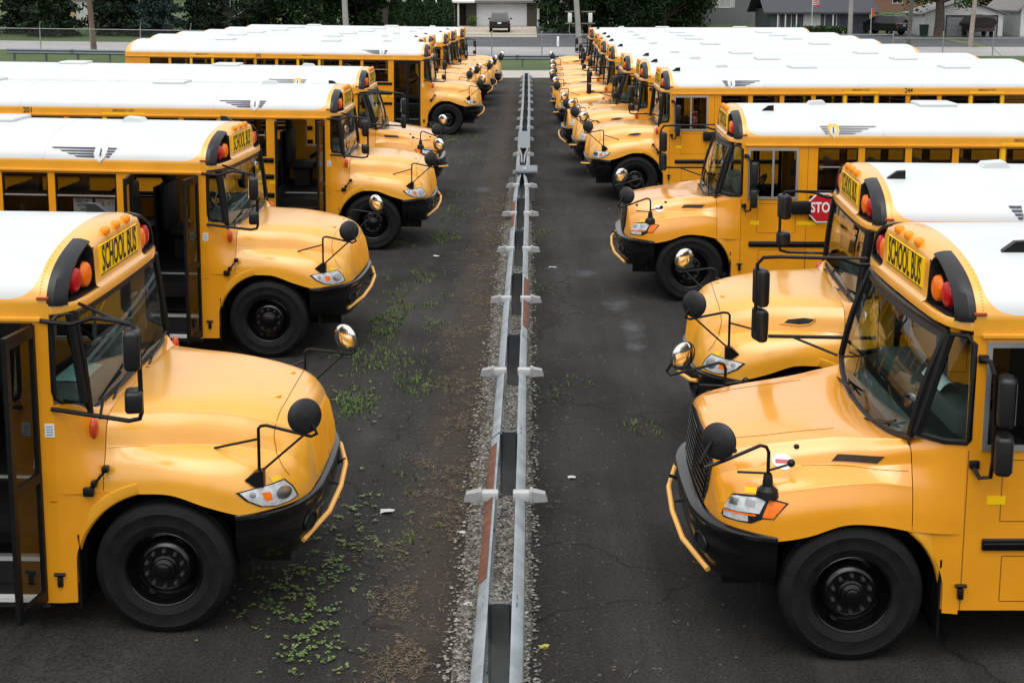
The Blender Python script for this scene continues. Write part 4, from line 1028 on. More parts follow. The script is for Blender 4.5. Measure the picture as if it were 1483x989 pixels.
# gravel bed and stones
for a, b in ((4, 27.6), (28.8, 34)):
    mb = MB(); rows = []
    for y in np.arange(a, b, .12):
        row = []
        for k in range(9):
            t = k/8; wl = .36+.05*mnoise.noise((0, y*1.3, 3)); wr = .21+.05*mnoise.noise((4, y*1.3, 0))
            x = xc(y) - wl + (wl+wr)*t; row.append((x, y, .004+.022*math.sin(t*3.14)+.012*mnoise.noise((x*9, y*9, 0))*math.sin(t*3.14)))
        rows.append(row)
    mb.grid(rows); obj('gravel_bed', mb.mesh('gravel_bed', GRAVB, 60), kind='structure')
mb = MB()
def stone(mb, x, y, z, r):
    a = rnd.uniform(0, 6.28); P = []
    for k in range(5): t = a + k*1.2566; q = r*rnd.uniform(.7, 1.2); P.append((x+q*math.cos(t), y+q*math.sin(t), z+rnd.uniform(0, .3)*r))
    b = len(mb.v); mb.v += P + [(x+rnd.uniform(-.2, .2)*r, y, z+r*rnd.uniform(.5, .9))]; mi = rnd.choice((0, 0, 0, 1, 1, 2))
    for k in range(5): mb.f.append((b+k, b+(k+1) % 5, b+5)); mb.m.append(mi)
for i in range(20000):
    y = 7 + (rnd.random()**1.9)*20.5; x = xc(y) + rnd.gauss(-.08, .17)
    if -.46 < x-xc(y) < .28: stone(mb, x, y, .008+.012*max(0, 1-abs(x-xc(y)+.04)/.3), rnd.uniform(.007, .021))
obj('gravel', mb.mesh('gravel', [pm('stone_a', (.24,.23,.205), .9), pm('stone_b', (.12,.11,.095), .9), pm('stone_c', (.36,.35,.325), .9)], smooth=False), kind='stuff', label='loose pale gravel under the double guardrail', category='gravel')
mb = MB()
for i in range(5200):                                 # loose asphalt crumbs along the rail
    y = 7 + rnd.random()**1.7*24; x = xc(y) + rnd.choice((rnd.uniform(.2, 2.1), rnd.uniform(.22, .75), rnd.uniform(-2.2, -.3)))
    stone(mb, x, y, -.002, rnd.uniform(.004, .015))
obj('asphalt_crumbs', mb.mesh('asphalt_crumbs', [pm('crumb_a', (.016,.0155,.015), .95), pm('crumb_b', (.035,.033,.031), .95), pm('crumb_c', (.09,.085,.078), .95)], smooth=False), kind='stuff', label='dark crumbs of asphalt scattered beside the guardrail', category='debris')
# weeds
def tuft(mb, x, y, s, n, kind):
    z = gz(x, y)-.002
    for i in range(n):
        a = rnd.uniform(0, 6.28); d = rnd.uniform(0, .5)*s; px, py = x+d*math.cos(a), y+d*math.sin(a); h = s*rnd.uniform(.35, 1)
        if kind == 0:                                 # grass blades
            b = rnd.uniform(0, 6.28); l = rnd.uniform(.3, .8)*h; w_ = .0035+.003*rnd.random(); ex, ey = px+l*math.cos(b), py+l*math.sin(b)
            q = len(mb.v); mb.v += [(px-w_*math.sin(b), py+w_*math.cos(b), z), (px+w_*math.sin(b), py-w_*math.cos(b), z), ((px+ex)/2+w_*.7*math.sin(b), (py+ey)/2-w_*.7*math.cos(b), z+h*.6), ((px+ex)/2-w_*.7*math.sin(b), (py+ey)/2+w_*.7*math.cos(b), z+h*.6), (ex, ey, z+h*.75)]
            mi = rnd.choice((0, 0, 1)); mb.f += [(q, q+1, q+2, q+3), (q+3, q+2, q+4)]; mb.m += [mi, mi]
        else:                                          # broad leaves
            r = s*rnd.uniform(.10, .2); hz = z+.008+h*.35; t = rnd.uniform(0, 6.28); tl = rnd.uniform(-.5, .5)
            q = len(mb.v); mb.v += [(px+r*math.cos(t+k*1.2566)*(1.25 if k == 0 else 1), py+r*math.sin(t+k*1.2566), hz+tl*r*math.cos(k*1.2566)) for k in range(5)]
            mb.f.append(tuple(range(q, q+5))); mb.m.append(rnd.choice((0, 1, 2)))
WEED = [pm('weed_a', (.075,.125,.025), .6), pm('weed_b', (.125,.185,.04), .6), pm('weed_c', (.15,.20,.08), .6)]
mb = MB()
PA = [(-1.93,18.85,.75,260),(-2.02,17.0,.6,140),(-1.74,20.1,.7,150),(-1.98,15.24,.45,90),(-1.38,15.8,.5,70),(-2.1,14.97,.3,50),(-1.83,28.4,.9,120),(-1.77,31.3,.8,60),(-1.66,25.6,.5,80),(-2.5,43,1.2,110),(-1.79,22.1,.6,70),(-2.29,25.2,.6,60),(2.6,28.4,.8,40),(.55,15.8,.4,10),(1.26,14.2,.25,12),(.13,9.2,.1,4),(.35,21,.5,20),(.3,26,.4,20),(1.2,39,2.2,70),(-1.4,38,1,60),(-1.2,12.5,.5,16),(-.95,11.3,.35,14),(-1.2,50,1.2,50),(1.0,52,1.2,40),(-.2,13.6,.12,10),(-.2,10.9,.15,16),(-.2,17.5,.15,10),(.12,10.2,.08,8),(.1,12.6,.1,10),(-.55,12.8,.2,14),(.5,68,1.0,90)]
for x, y, r, n in PA:
    for i in range(int(n*1.5)):
        a = rnd.uniform(0, 6.28); d = 1.25*r*math.sqrt(rnd.random())*(.4+.6*rnd.random()); px, py = x+d*math.cos(a), y+1.5*d*math.sin(a)
        if mnoise.noise((px*2.2, py*1.1, 5)) > -.08: tuft(mb, px, py, rnd.uniform(.035, .095), rnd.randint(3, 8), 0)
for x, y, r, n in [(-1.75,10.9,.42,75),(-1.87,10.25,.35,95),(-1.99,10.0,.28,45),(-1.56,9.15,.22,55),(-1.65,11.5,.35,40),(-1.48,12.2,.35,26),(-1.7,9.6,.2,25),(-2.0,15.3,.5,30),(-1.3,11.1,.3,8)]:
    for i in range(int(n*1.7)):
        px, py = x+rnd.gauss(0, r*.75), y+rnd.gauss(0, r*1.0)
        if mnoise.noise((px*7, py*5, 9)) > -.05 or rnd.random() < .15: tuft(mb, px, py, rnd.uniform(.03, .08), rnd.randint(3, 9), 1)
obj('weeds', mb.mesh('weeds', WEED, smooth=False), kind='stuff', label='green weeds and grass sprouting through the dark asphalt', category='weeds')
mb = MB(); placed = 0
while placed < 26000:                                 # flat straw and dead roots
    y = 7 + rnd.random()**1.6*24; x = xc(y) - .30 - abs(rnd.gauss(0, .42)) if rnd.random() < .9 else xc(y) + .25 + abs(rnd.gauss(0, .6))
    if mnoise.noise((x*2.3, y*1.6, 2))*.7 + mnoise.noise((x*7, y*5, 7))*.5 < .05 + .25*min(1, abs(x-xc(y)+.5)): 
        if rnd.random() < .93: placed += .2; continue
    a = rnd.uniform(0, 6.28); l = rnd.uniform(.015, .05); w_ = rnd.uniform(.0012, .003); c, s_ = math.cos(a), math.sin(a); z = .003+rnd.random()*.012; q = len(mb.v)
    mb.v += [(x-w_*s_, y+w_*c, z), (x+w_*s_, y-w_*c, z), (x+l*c+w_*s_, y+l*s_-w_*c, z+rnd.uniform(0, .014)), (x+l*c-w_*s_, y+l*s_+w_*c, z+.004)]
    mb.f.append((q, q+1, q+2, q+3)); mb.m.append(rnd.choice((0, 1, 1))); placed += 1
obj('dry_grass', mb.mesh('dry_grass', [pm('straw_a', (.20,.155,.10), .8), pm('straw_b', (.10,.077,.052), .8)], smooth=False), kind='stuff', label='dead brown grass along the gravel edge of the guardrail', category='dry grass')
for i, (x, y, lab) in enumerate([(-1.30,11.82,'crumpled clear plastic scrap lying on asphalt beyond the weeds'), (-.59,11.34,'small white paper scrap at the gravel edge beside rusty rail'), (-.47,9.91,'white torn paper strip on gravel beside the rail'), (-1.64,23.77,'pale flattened litter piece on asphalt among grass tufts'), (.44,22.8,'pale dry leaf litter on bare asphalt beside the guardrail'), (.44,12.69,'grey stone chip lying on bare asphalt beside guardrail block')]):
    mb = MB(); r = .045 if i not in (0, 3, 4) else .07; P = []
    for a in range(4):
        P.append([(x+(a-1.5)*r*.55+rnd.uniform(-.01, .01), y+(b-1.5)*r*.4+rnd.uniform(-.01, .01), gz(x, y)+.006+rnd.uniform(0, .02)) for b in range(4)])
    mb.grid(P); mb.grid([[(p[0], p[1], p[2]-.004) for p in q] for q in P]); obj('litter', mb.mesh('litter', pm('litter_white', (.5,.5,.48), .7)), label=lab, category='litter')
leaf = MB(); leaf.poly([(.122+.05*math.cos(t)*(1 if k % 2 else .5), 9.22+.04*math.sin(t)*(1 if k % 2 else .5), .012+.008*(k % 3)) for k, t in enumerate(np.linspace(0, 6.28, 11)[:-1])]).poly([(.122+.03*math.cos(t), 9.22+.025*math.sin(t), .006) for t in np.linspace(0, 6.28, 7)[:-1]])
obj('fallen_leaf', leaf.mesh('fallen_leaf', pm('leaf_yellow', (.45,.42,.10), .7), smooth=False), label='yellow-green fallen leaf on asphalt beside the guardrail', category='leaf')

# ------------------------------------------------------------ double guardrail
WB = [(.0,.69),(-.018,.688),(-.078,.632),(-.083,.618),(-.078,.60),(-.022,.552),(-.016,.535),(-.022,.518),(-.078,.47),(-.083,.452),(-.078,.438),(-.018,.384),(0,.38)]
g = empty('guardrail', (0, 0, 0), label='long double steel guardrail with plastic blocks running between the bus rows', category='guardrail')
posts = [5.02, 8.59, 12.17, 15.78, 19.3, 22.8, 26.35, 30.0, 33.4, 36.8, 39.9, 42.7, 45.7, 48.8, 51.6, 54.4, 57.2, 60, 62.8, 65.2]
def half(y): return .075 if not 27.5 < y < 31.5 else .075 - .055*(1-abs(y-29.6)/2.0) if abs(y-29.6) < 2.0 else .075
for i in range(len(posts)-1):
    a, b = posts[i]-.12, posts[i+1]+.12
    for s in (-1, 1):
        ys = np.linspace(a, b, 9); lap = (.004 if i % 2 else 0) + rnd.uniform(0, .006); dz_ = rnd.uniform(-.006, .006)
        rust = (s < 0 and i in (1, 5)) or (s > 0 and i == 3)
        mb = MB()
        for lo, hi, mi in ((0, 3, 0), (2, 6, 1), (5, len(WB), 0)):
            mb.grid([[(xc(y) + s*(half(y)+lap) - s*p[0], y, p[1]+dz_) for p in WB[lo:hi]] for y in ys], mi if rust else 0)
        if rust: mb.grid([[(xc(y) + s*(half(y)+lap+.004) - s*p[0], y, p[1]+dz_+.003) for p in WB[1:5]] for y in ys[1:-1]], 1)
        obj('rail_beam', mb.mesh('rail_beam', [GALV, RUST], 50), g)
        bl = MB()
        for yy in (a+.07, a+.19):
            bl.rbox(xc(yy)+s*(half(yy)+.03)-.014, xc(yy)+s*(half(yy)+.03)+.014, yy-.035, yy+.035, .655, .678, .006)
            bl.tube([(xc(yy)+s*half(yy), yy, .693), (xc(yy)+s*(half(yy)-.03), yy, .68)], .012, 6)
        if i < 7: obj('bolt', bl.mesh('bolt', GALVD), g, kind='stuff')
for i, y in enumerate(posts):
    if 29 < y < 31: continue
    mb = MB(); w_ = .066; rows = []
    for z, dy in ((0, .0), (.15, .0), (.3, .012), (.42, .03), (.52, .035), (.6, .02), (.66, .0)): rows.append([(xc(y)-w_, y+dy+.05, z), (xc(y)-w_, y+dy, z), (xc(y)-w_*.9, y+dy-.006, z), (xc(y)+w_*.9, y+dy-.006, z), (xc(y)+w_, y+dy, z), (xc(y)+w_, y+dy+.05, z)])
    mb.grid(rows); mb.grid([[(p[0], p[1], p[2]) for p in rows[-1][1:5]], [(p[0], p[1]+.045, p[2]-.004) for p in rows[-1][1:5]]])
    mb.box(xc(y)-w_-.02, xc(y)+w_+.02, y+.052, y+.06, 0, .62)
    obj('post', mb.mesh('post', GALVD, 40), g)
wings = [10.52, 14.13, 17.57, 21.04, 24.44, 27.98, 30.09, 33.35, 36.7, 39.77, 42.48, 45.59, 48.58, 51.4, 54.2, 57, 59.8, 62.6]
def wing_mesh(s):
    mb = MB(); c = MB()
    for k, (x0, x1, z0, z1, hy) in enumerate(((-.015, .13, .635, .715, .045),)):
        a, b = sorted((s*x0, s*x1)); mb.rbox(a, b, -hy, hy, z0, z1, .008)
    mb.box(*sorted((s*.0, s*.04)), -.03, .03, .40, .64)
    c.quadbox([(s*.13, -.052, .63), (s*.27, -.038, .635), (s*.27, .038, .635), (s*.13, .052, .63), (s*.13, -.052, .725), (s*.25, -.038, .70), (s*.25, .038, .70), (s*.13, .052, .725)] if s > 0 else [(s*.27, -.038, .635), (s*.13, -.052, .63), (s*.13, .052, .63), (s*.27, .038, .635), (s*.25, -.038, .70), (s*.13, -.052, .725), (s*.13, .052, .725), (s*.25, .038, .70)])
    c.rbox(*sorted((s*.122, s*.15)), -.058, .058, .622, .732, .008)
    return mb.mesh('offset_block', PLST), c.mesh('end_cap', pm('cap_grey', (.36,.36,.35) if s > 0 else (.30,.30,.31), .5, var=.08), 30)
WM = {s: wing_mesh(s) for s in (-1, 1)}
for y in wings:
    for s in (-1, 1): o = obj('offset_block', WM[s][0], g, T(xc(y)+s*half(y), y, 0) @ (Matrix.Diagonal((.72, .8, 1, 1)) if y > 29 else Matrix.Identity(4))); obj('end_cap', WM[s][1], o)
mb = MB(); mb.rbox(xc(30)-.15, xc(30)+.34, 29.6, 30.6, .70, .76, .012); mb.box(xc(30)-.05, xc(30)+.28, 30.1, 30.2, 0, .70)
o = obj('joint_cover', mb.mesh('joint_cover', pm('plate_grey', (.17,.19,.21), .45, .4, var=.1), 30), g)
mb = MB().rbox(xc(30)+.02, xc(30)+.09, 29.8, 29.95, .76, .79, .01); obj('handle', mb.mesh('handle', PLST), o)
mb = MB(); mb.box(xc(36)-.16, xc(36)+.16, 34.2, 38.2, .715, .73); obj('cover_plate', mb.mesh('cover_plate', MATS['plate_grey'], smooth=False), g)
mb = MB()
for s in (-1, 1): mb.tube([(xc(32)+s*.03, 31.4, .72), (xc(33)+s*.04, 32.6, .74), (xc(34)+s*.12, 34.2, .74)], .022, 7)
obj('strut', mb.mesh('strut', GALV), g)

# ------------------------------------------------------------ far guardrail, fence, poles
g = empty('guardrail', (-12, 81, 0), label='single steel guardrail along the grass verge beyond the buses', category='guardrail')
x = -31.0
while x < 6:
    x2 = min(x+3.8, 6.0); mb = MB(); mb.grid([[(q+12, p[0], p[1]+.06+gz(q, 81)) for p in WB] for q in np.linspace(x-.1, x2+.1, 4)]); obj('rail_beam', mb.mesh('rail_beam', pm('weathered_rail', (.15,.18,.21), .5, .3, var=.1), 50), g)
    for q in (x+.3, x+2.2): 
        mb = MB().box(q+12-.05, q+12+.05, .02, .14, gz(q, 81)-.05, .72+gz(q, 81)); obj('post', mb.mesh('post', GALVD, smooth=False), g)
    x += 3.8
f = empty('chain_link_fence', (0, 91.5, 0), label='galvanised chain-link fence with pipe top rail beside the road', category='fence')
FG = pm('fence_grey', (.30,.31,.31), .5, .4, var=.1)
px = -2.41-3.38*15
fx = []
while px < 52: fx.append(px); px += 3.38
for q in fx:
    z = gz(q, 91.5); arm = q < -20
    mb = MB().tube([(q, 0, z-.05), (q, 0, z+1.72)], .04, 7)
    if arm: mb.tube([(q, 0, z+1.70), (q+.10, -.1, z+2.05)], .03, 6)
    else: mb.ball((q, 0, z+1.74), .05, .05, .05, 8, 5)
    obj('post', mb.mesh('post', FG), f)
for a, b in zip(fx[:-1], fx[1:]):
    sag = .25 if a > 24 else 0
    mb = MB().tube([(a, 0, 1.57+gz(a, 91)-sag), (b, 0, 1.57+gz(b, 91)-sag)], .028, 6); obj('top_rail', mb.mesh('top_rail', FG), f)
mb = MB()
for q in np.arange(-53, 53, .16):
    for d in (-1, 1):
        z0 = gz(q, 91.5)+.03; mb.poly([(q, .03, z0), (q+.006, .03, z0), (q+.006+d*1.5, .03, z0+1.5), (q+d*1.5, .03, z0+1.5)])
obj('wire_mesh', mb.mesh('wire_mesh', FG, smooth=False), f, kind='stuff')
mb = MB()
for a in (30.5, 33.9, 37.3, 40.6): mb.tube([(a, -.05, 1.4), (a+1.6, -.05, .05)], .02, 5)
obj('brace', mb.mesh('brace', FG), f, kind='stuff')
def pole(x, y, r, mat, label, lean=0, name='utility_pole', extra=None):
    p = empty(name, (x, y, gz(x, y)), label=label, category='utility pole'); mb = MB().tube([(0, 0, -.1), (lean*.3, 0, 3), (lean, 0, 10)], [r*1.08, r, r*.75], 12); obj('shaft', mb.mesh('shaft', mat), p)
    mb = MB().rbox(-1.1+lean, 1.1+lean, -.06, .06, 9.2, 9.32, .01); obj('crossarm', mb.mesh('crossarm', pm('pole_wood', (.12,.085,.06), .9, var=.2)), p)
    for q in (-.9, .9, 0): mb = MB().lathe([(.03,0),(.05,.05),(.03,.1),(.045,.14),(.001,.17)], (q+lean, 0, 9.32), 'z', 8); obj('insulator', mb.mesh('insulator', pm('porcelain', (.3,.2,.15), .3)), p)
    return p
WOOD = pm('brown_pole', (.15,.10,.072), .9, var=.25, vscale=3, bump=.3, bscale=20); GPOL = pm('grey_pole', (.29,.28,.265), .85, var=.12, vscale=2)
pole(-29.8, 93.3, .18, WOOD, 'brown wooden utility pole in front of the dark spruces', -.5)
pole(-13.6, 102.2, .21, GPOL, 'grey utility pole rising behind the roofs of the closed-door buses', -.3)
p = pole(3.85, 99.8, .20, GPOL, 'grey utility pole carrying two pale boxes on a low bracket', -.75)
for s in (-1, 1):
    mb = MB().rbox(s*.75-.14, s*.75+.14, -.14, .14, 2.15, 2.85, .03); b = obj('equipment_box', mb.mesh('equipment_box', pm('box_pale', (.6,.62,.62), .5)), p)
    mb = MB().box(min(s*.1, s*1.1), max(s*.1, s*1.1), -.09, .09, 2.9, 2.98).box(min(s*.1, s*1.1), max(s*.1, s*1.1), -.09, .09, 2.04, 2.12); obj('bracket', mb.mesh('bracket', pm('bracket_wood', (.17,.13,.11), .8), smooth=False), p)
    mb = MB().tube([(s*.75, 0, 2.1), (s*.8, 0, 1.5), (s*.55, 0, 1.05), (s*.2, 0, 1.1), (s*.2, 0, 1.6)], .025, 6); obj('cable', mb.mesh('cable', pm('cable_grey', (.2,.22,.2), .6)), p)
pole(26.4, 111.3, .19, GPOL, 'pale grey utility pole in front of the slate grey ranch house', 0)
pole(28.6, 102.0, .17, pm('dark_pole', (.085,.078,.072), .85, var=.2), 'dark utility pole beside the parked black SUV and ranch house', .35)
pole(34.3, 105.2, .17, pm('tan_pole', (.30,.255,.215), .85, var=.2), 'tan wooden utility pole in front of the covered wagon', .55)
m = empty('marker_post', (2.35, 105.0, gz(2.35, 105)), label='short white marker post at the edge of the road', category='post')
obj('shaft', MB().rbox(-.09, .09, -.03, .03, -.05, .85, .02).mesh('shaft', STOPW), m); obj('base', MB().rbox(-.13, .13, -.1, .1, -.03, .06, .02).mesh('base', GALVD), m)

# ------------------------------------------------------------ trees
BARK = pm('bark', (.07,.055,.042), .95, var=.3, vscale=5, bump=.6, bscale=15)
def lm(name, c): return pm(name, c, .7, var=.45, vscale=1.2, spec=.2)
DGR, BLU, MGR, LGR, BGR = lm('spruce_green', (.012,.024,.012)), lm('blue_spruce', (.028,.048,.046)), lm('leaf_mid', (.022,.048,.014)), lm('leaf_light', (.055,.10,.025)), lm('leaf_bright', (.14,.24,.03))
def card(mb, c, s, mi=0, flat=0):
    n = Vector((rnd.gauss(0, 1), rnd.gauss(0, 1), rnd.gauss(0, 1)+flat)).normalized(); u = n.orthogonal().normalized(); u = Matrix.Rotation(rnd.uniform(0, 6.28), 3, n) @ u; v = n.cross(u)
    c = Vector(c); a = s*rnd.uniform(.7, 1.3); b = a*rnd.uniform(.35, .6)
    mb.poly([c-u*a, c-v*b+n*b*.2, c+u*a, c+v*b+n*b*.2], mi)
def spruce(h, r, n, seed, mats):
    global rnd; keep = rnd; rnd = random.Random(seed); mb = MB(); tr = MB().tube([(0, 0, -.2), (0, 0, h*.5), (0, 0, h)], [.22, .14, .02], 8)
    for i in range(n):
        t = rnd.random()**1.25; z = .25 + t*(h-.3); rr = r*(1-t)**.85*(.75+.25*math.sin(z*5.2)); a = rnd.uniform(0, 6.28); lob = .8+.2*math.sin(a*7+z*3)
        d = rr*lob*(1-.55*rnd.random()**2); zz = z - .22*d + rnd.gauss(0, .06)
        if zz < .05: continue
        card(mb, (d*math.cos(a), d*math.sin(a), zz), rnd.uniform(.13, .26), rnd.choice((0, 0, 0, 1)), 0)
    for i in range(34):
        z = .5+(h-1.5)*rnd.random()**1.3; a = rnd.uniform(0, 6.28); l = r*(1-z/h)*.8; tr.tube([(0, 0, z), (l*.5*math.cos(a), l*.5*math.sin(a), z-.05), (l*math.cos(a), l*math.sin(a), z-.2*l)], [.05, .03, .01], 5)
    rnd = keep; return tr.mesh('trunk', BARK), mb.mesh('crown', mats, smooth=False)
def broad(h, r, z0, n, seed, mats, tr_r=.25, clumps=26, leaf=.2):
    global rnd; keep = rnd; rnd = random.Random(seed); mb = MB(); tr = MB(); C = []
    fork = max(z0*.9, 1.2); tr.tube([(0, 0, -.2), (.05, 0, fork*.5), (0, .05, fork), (.1, 0, h*.75)], [tr_r*1.25, tr_r, tr_r*.85, tr_r*.2], 10)
    for i in range(clumps):
        a = rnd.uniform(0, 6.28); t = rnd.random(); z = z0 + (h-z0)*t; R_ = r*math.sqrt(max(.05, 1-((t-.4)/.62)**2)); d = R_*math.sqrt(rnd.random())
        c = Vector((d*math.cos(a), d*math.sin(a), z)); C.append((c, rnd.uniform(.5, 1.0)*r*.42))
        tr.tube([(0, 0, fork), (c.x*.5, c.y*.5, (fork+c.z)/2+.1), tuple(c)], [tr_r*.45, tr_r*.22, .02], 5)
    for i in range(n):
        c, q = rnd.choice(C); v = Vector((rnd.gauss(0, 1), rnd.gauss(0, 1), rnd.gauss(0, .8))).normalized()*q*rnd.random()**.4; p = c+v
        if p.z > .15: card(mb, p, leaf*rnd.uniform(.6, 1.3), rnd.choice((0, 0, 1)), .6)
    rnd = keep; return tr.mesh('trunk', BARK), mb.mesh('crown', mats, smooth=False)
def arbor(h, r, n, seed):
    global rnd; keep = rnd; rnd = random.Random(seed); mb = MB(); tr = MB().tube([(0, 0, -.1), (0, 0, h*.8)], [.1, .03], 6)
    for i in range(n):
        t = rnd.random(); rr = r*(1-t**2.2)**.8*(.4+.6*min(1, t*6)); a = rnd.uniform(0, 6.28); d = rr*(1-.3*rnd.random()**2)*(.92+.08*math.sin(a*9)); card(mb, (d*math.cos(a), d*math.sin(a), .05+t*h), rnd.uniform(.08, .16), rnd.choice((0, 0, 1)))
    rnd = keep; return tr.mesh('trunk', BARK), mb.mesh('crown', [lm('arbor_a', (.02,.052,.02)), lm('arbor_b', (.035,.078,.026))], smooth=False)
def plant(name, ms, x, y, label, cat, group=None, rot=0, sc=1, zs=None):
    t = empty(name, (x, y, gz(x, y)), (0, 0, rot), label=label, category=cat); t.scale = (sc, sc, zs or sc)
    if group: t['group'] = group
    obj('trunk', ms[0], t); obj('crown', ms[1], t); return t
S1 = spruce(11, 3.3, 9000, 1, [DGR, MGR]); S2 = spruce(12, 3.6, 9500, 2, [DGR, DGR]); S3 = spruce(10, 3.0, 9000, 3, [BLU, DGR])
for i, (x, y, m) in enumerate([(-46.5, 113, S1), (-42.6, 116, S2), (-39.2, 112.5, S1), (-34.4, 115, S2), (-28.2, 119, S2), (-50.5, 118, S2), (-37, 122, S2), (-44.5, 123, S1)]):
    plant('spruce_tree', m, x, y, {3: 'dark green spruce directly behind the brown wooden utility pole', 4: 'dark green spruce beside the brown wooden house with deck'}.get(i, 'dark green spruce in the row of conifers across the road'), 'tree', 'dark spruces across the road', i*1.3, 1)
plant('spruce_tree', S3, -31.2, 114.5, 'blue-grey spruce among dark green spruces across the road', 'tree', None, .4)
B1 = broad(10, 4.2, .7, 15000, 11, [lm('leaf_dark', (.011,.026,.010)), MGR], .28, 40, .22); B2 = broad(9, 4.0, .4, 15000, 12, [MGR, lm('leaf_dark', (.011,.026,.010))], .25, 44, .22)
for i, (x, y, m) in enumerate([(-23.5, 126, B1), (-19.5, 123.5, B2), (-16, 127.5, B1)]): plant('broadleaf_tree', m, x, y, 'dark leafy tree behind the grey pole and bus roofs', 'tree', 'leafy trees behind the closed-door row', i*2.1)
for i, (x, y, m) in enumerate([(5.2, 126, B2), (9.0, 124.5, B1), (12.8, 127.5, B2), (7.5, 133, B1), (15.0, 136, B2)]): plant('broadleaf_tree', m, x, y, 'dense green leafy tree between the white garage and grey house', 'tree', 'leafy trees beside the garage', i*1.7+.5)
A1, A2 = arbor(4.6, .95, 4200, 21), arbor(4.1, .85, 4000, 22)
for i, (x, y, m, lab) in enumerate([(-12.2, 126.8, A2, 'arborvitae farthest from the white garage'), (-10.6, 127.2, A1, 'arborvitae second farthest from the white garage'), (-9.15, 127.4, A2, 'tall arborvitae second nearest the white garage'), (-7.75, 127.8, A1, 'tall arborvitae nearest the white garage')]):
    plant('arborvitae', m, x, y, 'cone-shaped green ' + lab, 'tree', 'arborvitae beside the house', i)
plant('shrub', broad(1.5, .8, .2, 1800, 31, [MGR, LGR], .05, 12, .12), -13.9, 125.5, 'rounded green shrub beside the cone-shaped arborvitae', 'shrub')
plant('shrub', broad(1.1, .5, .15, 900, 32, [BGR, LGR], .04, 10, .09), -5.6, 136.3, 'small bright green shrub at the corner of the white garage door', 'shrub')
plant('shade_tree', broad(12, 4.2, 3.4, 8000, 33, [LGR, MGR], .42, 30, .2), 35.4, 117.0, 'thick-trunked shade tree in front of the small white workshop', 'tree')
for i, (x, y) in enumerate([(52, 150), (57, 143), (63, 158), (70, 150)]): plant('broadleaf_tree', B2, x, y, 'distant leafy tree on the lawn behind the white workshop', 'tree', 'distant trees behind the workshop', i*1.1, 1.0)
h = empty('hedge', (25.4, 117.6, gz(25, 117.6)), label='low clipped green hedge in front of the slate grey ranch house', category='hedge')
mb = MB()
for i in range(3600): card(mb, (rnd.uniform(-2.4, 2.4), rnd.uniform(-.45, .45), .95*rnd.random()**.5*(1+.1*math.sin(i))), rnd.uniform(.07, .13), rnd.choice((0, 1)))
obj('foliage', mb.mesh('foliage', [MGR, LGR], smooth=False), h)
mb = MB()
for i in range(14): mb.tube([(-2.2+.34*i, 0, -.05), (-2.2+.34*i, .03, .7)], .02, 5)
obj('stems', mb.mesh('stems', BARK), h, kind='stuff')
mb = MB()
for i in range(22000):
    a = rnd.uniform(-.62, .62); d = rnd.uniform(205, 240); x, y = d*math.sin(a)*1.1, d*math.cos(a)+20; card(mb, (x, y, gz(x, y)+rnd.random()**.7*9), rnd.uniform(.5, 1.1), rnd.choice((0, 0, 1)))
obj('far_wood', mb.mesh('far_wood', [MGR, lm('leaf_dark', (.011,.026,.010))], smooth=False), kind='stuff', label='far belt of dark green woodland behind the houses', category='wood')

# ------------------------------------------------------------ houses
def siding(name, c, period=.14):
    m, n, b, g_ = nodes_mat(name); sx = n.nodes.new('ShaderNodeSeparateXYZ'); n.links.new(g_.outputs['Position'], sx.inputs[0])
    saw = math_(n, 'FRACT', math_(n, 'DIVIDE', sx.outputs[2], period)); bumpn(n, b, saw, .8, .02)
    n.links.new(ramp(n, nz(n, g_, 1.5, 6), .3, .7, tuple(v*.9 for v in c), tuple(min(1, v*1.08) for v in c)), b.inputs['Base Color']); b.inputs['Roughness'].default_value = .7; return m
WHS, GRS, SLS = siding('siding_white', (.72,.73,.74)), siding('siding_grey', (.17,.175,.19)), siding('siding_slate', (.085,.095,.12))
BRK = pm('dark_brick', (.075,.065,.06), .9, var=.3, vscale=12); BRN = pm('brown_brick', (.22,.12,.085), .9, var=.2, vscale=6); BRD = pm('dark_boards', (.05,.04,.036), .85, var=.25, vscale=4)
SHG, SHD = pm('shingle_grey', (.19,.185,.18), .9, var=.2, vscale=8, bump=.4, bscale=12), pm('shingle_dark', (.055,.06,.07), .9, var=.25, vscale=8, bump=.4, bscale=12)
TRIM = pm('white_trim', (.66,.67,.67), .55); PANE = pm('window_dark', (.02,.022,.026), .08); GDW = pm('garage_white', (.62,.64,.67), .5, var=.04)
def gable(x0, x1, y0, y1, ze, zr, axis='x', ov=.4, th=.14):
    mb = MB()
    if axis == 'x':
        ym = (y0+y1)/2; sl = (zr-ze)/(ym-y0)
        for a, b in ((y0-ov, ym), (y1+ov, ym)):
            za = ze - ov*sl
            mb.quadbox([(x0-ov, a, za), (x1+ov, a, za), (x1+ov, b, zr), (x0-ov, b, zr), (x0-ov, a, za+th), (x1+ov, a, za+th), (x1+ov, b, zr+th), (x0-ov, b, zr+th)])
    else:
        xm = (x0+x1)/2; sl = (zr-ze)/(xm-x0)
        for a, b in ((x0-ov, xm), (x1+ov, xm)):
            za = ze - ov*sl
            mb.quadbox([(a, y0-ov, za), (b, y0-ov, zr), (b, y1+ov, zr), (a, y1+ov, za), (a, y0-ov, za+th), (b, y0-ov, zr+th), (b, y1+ov, zr+th), (a, y1+ov, za+th)])
    return mb
